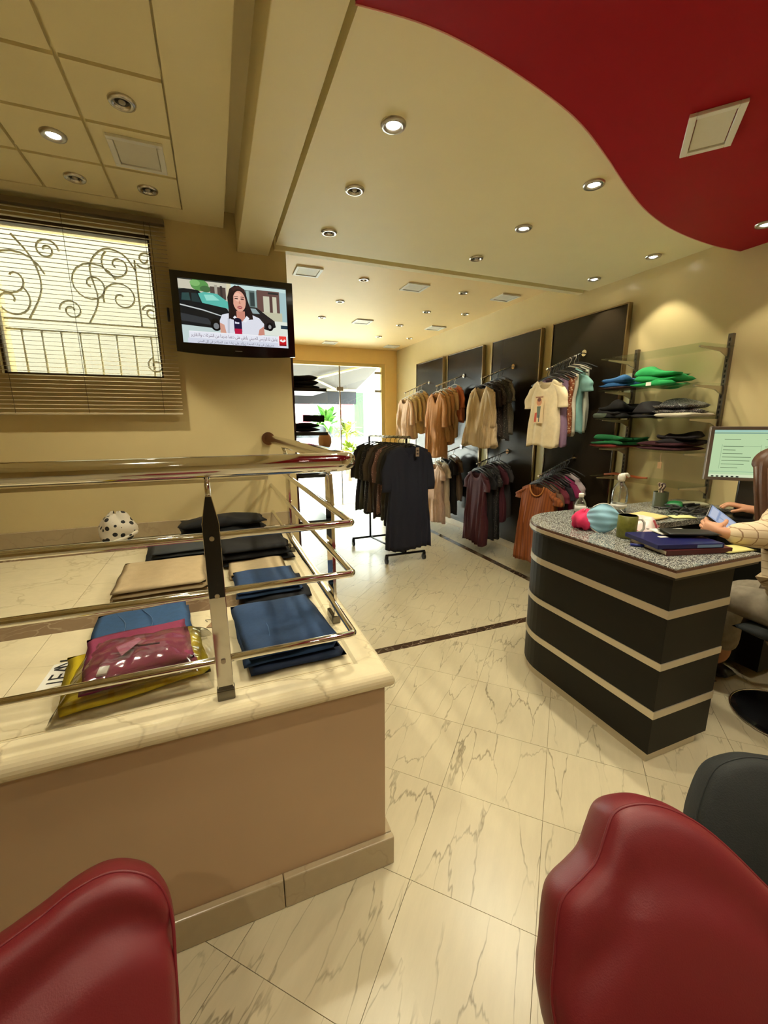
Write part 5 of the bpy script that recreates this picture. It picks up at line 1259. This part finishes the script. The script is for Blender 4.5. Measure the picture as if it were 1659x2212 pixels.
# hair: cap and long locks over the back and the left shoulder
b = MB()
def hairf(u, v):
    a = 2*PI*u; d = Vector((math.cos(a), math.sin(a), 0)); face = max(0, d.dot(Vector((.62, .76, 0)).normalized()))
    top_ = 1.292; bot = 1.215 if face > .55 else (.86-.03*math.sin(5*a))
    if face > .15 and face <= .55: bot = 1.215-(.55-face)/.40*.30
    if v < .35:
        q = v/.35; r = .108*math.sin(q*PI/2); z = top_-.085*(1-math.cos(q*PI/2))
    else:
        q = (v-.35)/.65; z = (top_-.085)+(bot-(top_-.085))*q; r = .108+.012*math.sin(q*PI*.9)-.006*q
    r *= 1+.05*math.sin(13*a+4*v)+.025*math.sin(29*a)
    cx_ = 2.35+.03*max(0, v-.4); cy_ = 1.060-.10*max(0, v-.35)
    return (cx_+r*d.x, cy_+r*d.y, z)
b.grid(hairf, 72, 26, True, False)
ho = b.build('hair', HAIRM, pe, smooth=True); ho.modifiers.new('s', 'SOLIDIFY').thickness = .006
rr2 = random.Random(3)
for k in range(16):
    a = rr2.uniform(2.4, 5.2); x = 2.35+.112*math.cos(a); y = 1.055+.112*math.sin(a)
    MB().tube([(x, y, 1.20), (x+.01*math.sin(k), y-.02, 1.08), (x+.02*math.sin(k*2), y-.045, .96), (x+.015*math.sin(k*3), y-.06, .85+.05*rr2.random())], [.013, .014, .012, .003], 6).build('hair_lock', HAIRM, ho, smooth=True)
# phone in the hand
ph_ = thing('mobile_phone', 'mobile phone with a lit pale screen held over the desk', 'phone', (2.11, 1.14, .955))
pc = Vector((2.112, 1.150, .962)); pl = Vector((.72, -.45, -.62)).normalized(); pn_ = Vector((-.42, -.62, .66)); pw = pn_.cross(pl).normalized(); pn_ = pl.cross(pw).normalized()
if pn_.z < 0: pn_ = -pn_
MB().obox(pc, pl, pw, pn_, .072, .036, .004).build('case', BLK, ph_, bevel=.003)
uu, vv = pl*.134, pw*.064
if uu.cross(vv).dot(pn_) < 0: vv = -vv
paint('screen', pc-uu/2-vv/2+pn_*.0041, uu, vv, [(S(168, 184, 214), R_(0, 0, 1, 1)), (S(206, 214, 232), R_(.05, .1, .3, .9)), (S(140, 156, 196), R_(.34, .1, .36, .9)), (S(198, 206, 226), R_(.40, .15, .92, .45)), (S(198, 206, 226), R_(.40, .55, .92, .9))], colattr('phone_picture', True, .8), ph_)
# stool
st = thing('stool', 'black round stool with a black disc base under the seated person', 'stool', (2.44, .90, 0))
MB().pillow(.40, .40, .075, .398, 18, 18, 2.6, .001, 2, 2.44, .90).build('seat', BLKFAB, st, smooth=True)
MB().tube([(2.44, .90, .02), (2.44, .90, .405)], .026, 16).build('column', CHROME, st, smooth=True)
bd = MB().lathe([(0, .0), (.222, .0), (.222, .010), (.20, .018), (.06, .034), (0, .034)], (2.44, .90, 0), 40).build('base_disc', BLKGL, st)
MB().tube([(2.44+.224*math.cos(2*PI*k/48), .90+.224*math.sin(2*PI*k/48), .008) for k in range(48)], .005, 8, True).build('chrome_rim', CHROME, bd, smooth=True)

# ------------------------------------------------------------------ left of the shop front: display stand
ds = thing('shelf_stand', 'dark narrow display stand with shelves at the left of the shop front', 'display stand', (.92, 5.0, 0))
DW = mat('dark_red_wood', (.05, .012, .010, 1), .35)
MB().box(.60, .66, 3.9, 4.6, 0, 2.0).build('back_board', DW, ds)
for z in (.45, .90, 1.30, 1.70): MB().box(.66, 1.00, 3.95, 4.55, z-.015, z+.015).build('shelf', BLK, ds)
for y in (3.95, 4.53): MB().box(.66, .70, y, y+.02, 0, 1.98).build('side_post', DW, ds)
SGp = 'stock on the dark display stand'
folded('folded_stock', 'black folded stock on the middle shelf of the dark stand', 'clothing', .84, 4.25, 1.316, .26, .30, [.04, .05], fab('stk1', 24, 22, 22), 0, SGp, 41, 3, .012)
folded('folded_stock', 'black folded stock on the top shelf of the dark stand', 'clothing', .84, 4.25, 1.716, .26, .30, [.04, .05, .05], fab('stk2', 20, 18, 20), .1, SGp, 42, 3, .012)
folded('folded_stock', 'maroon folded stock on the low shelf of the dark stand', 'clothing', .84, 4.25, .916, .26, .30, [.04, .05], fab('stk3', 70, 26, 28), -.1, SGp, 43, 3, .012)
tag(MB().tube([(.80, 4.12, 1.445), (1.00, 4.08, 1.440)], [.032, .032], 16).build('rolled_fabric', fab('rollblk', 18, 18, 18)), 'black fabric roll sticking out from the dark stand', 'fabric roll')
mh = thing('bust_mannequin', 'tan mannequin head and neck in front of the shop window', 'mannequin', (1.37, 5.6, 0))
SK2 = mat('mannequin_tan', srgb(170, 120, 76), .5)
MB().lathe([(0, .0), (.16, .0), (.16, .02), (.02, .03), (.02, .86)], (1.37, 5.6, 0), 24).build('stand', CHROME, mh, smooth=False)
b = MB().lathe([(0, .84), (.13, .85), (.17, .90), (.16, .96), (.07, 1.0), (.050, 1.03), (.05, 1.06), (.075, 1.09), (.092, 1.14), (.090, 1.20), (.065, 1.25), (.02, 1.27), (0, 1.27)], (1.37, 5.6, 0), 24); b.build('head', SK2, mh, smooth=True)

# ------------------------------------------------------------------ shop window and street
sf = struct(thing('window_2', 'x', 'window', (1.7, YF+.09, 0))); del sf['label']; del sf['category']
FRM = mat('cream_shop_frame', srgb(222, 196, 130), .4)
b = MB()
b.box(.62, 2.79, YF+.03, YF+.12, 2.32, 2.37); b.box(2.73, 2.79, YF+.03, YF+.12, 0, 2.32); b.box(.62, .68, YF+.03, YF+.12, 0, 2.32); b.build('frame', FRM, sf)
MB().box(1.985, 2.005, YF+.06, YF+.09, 0, 2.32).build('mullion', STEEL, sf)
for x0, x1 in ((.68, 1.985), (2.005, 2.73)): MB().box(x0, x1, YF+.072, YF+.078, 0, 2.32).build('pane', GLASS, sf)
for z in (1.93, 2.23): MB().box(2.62, 2.735, YF+.055, YF+.095, z-.02, z+.02).build('hinge', STEEL, sf)
MB().box(1.94, 2.05, YF+.05, YF+.10, 1.92, 1.985).build('patch_fitting', STEEL, sf)
PAV = mat('street_paving', (.60, .58, .54, 1), .8, var=.1, vscale=3)
struct(MB().box(-9, 14, YF+.2, 24, -.14, -.02).build('street_ground', PAV))
aw = thing('awning', 'grey fabric awning on folding arms over the shop front', 'awning', (2.0, 8.2, 2.2))
AWM = mat('grey_awning_fabric', srgb(62, 57, 51), .9, var=.05, vscale=4)
AX0, AX1 = .2, 2.92
b = MB(); b.add([(AX0, 7.15, 2.50), (AX1, 7.15, 2.50), (AX1, 8.95, 2.10), (AX0, 8.95, 2.10), (AX0, 7.15, 2.515), (AX1, 7.15, 2.515), (AX1, 8.95, 2.115), (AX0, 8.95, 2.115)], [(0, 3, 2, 1), (4, 5, 6, 7), (0, 1, 5, 4), (1, 2, 6, 5), (2, 3, 7, 6), (3, 0, 4, 7)]); b.build('fabric', AWM, aw)
MB().box(AX0, AX1, 8.95, 8.965, 1.79, 2.06).build('valance', mat('charcoal_valance', srgb(34, 34, 36), .9), aw)
MB().box(AX0, AX1+.02, 8.93, 8.985, 2.06, 2.115).build('front_bar', FRM, aw)
MB().tube([(2.72, 7.2, 2.42), (1.82, 8.15, 2.22)], .022, 8).build('folding_arm', FRM, aw, smooth=True); MB().tube([(1.82, 8.15, 2.22), (2.55, 8.93, 2.06)], .022, 8).build('folding_arm', FRM, aw, smooth=True)
fac = thing('street_building', 'sunlit white building across the street', 'building', (4, 20, 0))
WHT = mat('white_render', (.5, .49, .47, 1), .9)
MB().box(-8, 14, 18, 18.4, 0, 7).build('facade', WHT, fac)
for k, (x, w, z0, z1, c) in enumerate([(3.3, .5, 1.2, 2.6, (130, 50, 60)), (4.2, .35, .7, 2.7, (60, 100, 130)), (5.0, .8, 1.5, 2.5, (130, 30, 34)), (6.6, .7, .4, 2.6, (190, 186, 120)), (7.6, .5, .4, 2.4, (150, 156, 150)), (2.4, .5, 1.0, 2.6, (150, 160, 180))]):
    MB().box(x, x+w, 17.97, 18.0, z0, z1).build('window' if k not in (0, 2) else 'sign_board', mat('facade%d' % k, srgb(*c), .5), fac)
LEAF = mat('leaf_green', srgb(54, 104, 20), .5, var=.3, vscale=8); LEAF2 = mat('leaf_yellow', srgb(110, 124, 20), .5, var=.3, vscale=8)
def plant(name, label, x, y, z0, h, r, m, n, seed, cat='plant'):
    t = thing(name, label, cat, (x, y, z0), 'plants outside the shop window')
    rg = random.Random(seed)
    MB().tube([(x, y, z0), (x+.03, y, z0+h*.5), (x, y, z0+h*.8)], [.05, .04, .02], 8).build('trunk', mat('trunk_brown', srgb(110, 86, 60), .8), t, smooth=True)
    b = MB()
    for k in range(n):
        a = rg.uniform(0, 6.28); el = rg.uniform(-.3, 1.3); L = r*rg.uniform(.5, 1.1); w = L*.14
        d = Vector((math.cos(a)*math.cos(el), math.sin(a)*math.cos(el), math.sin(el))); s_ = d.cross(Vector((0, 0, 1))).normalized()*w; c = Vector((x, y, z0+h*.75)); mid = c+d*L*.5+Vector((0, 0, L*.10)); tip = c+d*L-Vector((0, 0, L*.15))
        b.add([c, mid+s_, tip, mid-s_, mid+Vector((0, 0, w*.3))], [(0, 1, 4), (1, 2, 4), (2, 3, 4), (3, 0, 4)])
    lo = b.build('foliage', m, t); lo['kind'] = 'stuff'
    return t
plant('potted_palm', 'spiky bright green palm left of the window mullion', 2.75, 11.0, 0, 1.75, .75, LEAF, 60, 1)
plant('potted_palm', 'tall yellow-green leafy plant right of the mullion', 3.35, 11.2, 0, 1.45, .55, LEAF2, 70, 2)
plant('potted_palm', 'small yellow-green plant nearest the clothes rack', 3.0, 9.8, 0, .95, .45, LEAF2, 60, 3)
gbn = thing('green_banner', 'tall bright green banner on a pole outside the shop window', 'banner', (3.85, 11.8, 0))
MB().box(3.78, 4.06, 11.78, 11.80, 1.0, 2.25).build('cloth', mat('banner_green', srgb(22, 84, 16), .7), gbn); MB().tube([(3.77, 11.8, 0), (3.77, 11.8, 2.35)], .02, 8).build('pole', STEEL, gbn, smooth=True)
car = thing('parked_car', 'pale parked car seen through the shop window', 'car', (3.1, 14.5, 0))
cb_ = [(-2.0, .3), (-2.05, .75), (-1.3, .85), (-.8, 1.35), (.7, 1.38), (1.35, .9), (2.05, .8), (2.05, .3)]
b = MB(); b.add([(3.1+x, 13.7, z) for x, z in cb_]+[(3.1+x, 15.3, z) for x, z in cb_], [tuple(range(8)), tuple(reversed(range(8, 16)))]+[(i, (i+1) % 8, 8+(i+1) % 8, 8+i) for i in range(8)]); recalc(b.build('body', mat('car_silver', (.6, .62, .63, 1), .3, .3), car, bevel=.06))
MB().add([(3.1-.95, 13.69, .92), (3.1+1.0, 13.69, .92), (3.1+.6, 13.69, 1.3), (3.1-.7, 13.69, 1.3)], [(0, 1, 2, 3)]).build('side_window', BLKGL, car)
for dx in (-1.25, 1.25):
    for y in (13.75, 15.25): MB().tube([(3.1+dx, y-.1, .3), (3.1+dx, y+.1, .3)], .3, 20).build('wheel', BLK, car)
# alley wall outside the small window
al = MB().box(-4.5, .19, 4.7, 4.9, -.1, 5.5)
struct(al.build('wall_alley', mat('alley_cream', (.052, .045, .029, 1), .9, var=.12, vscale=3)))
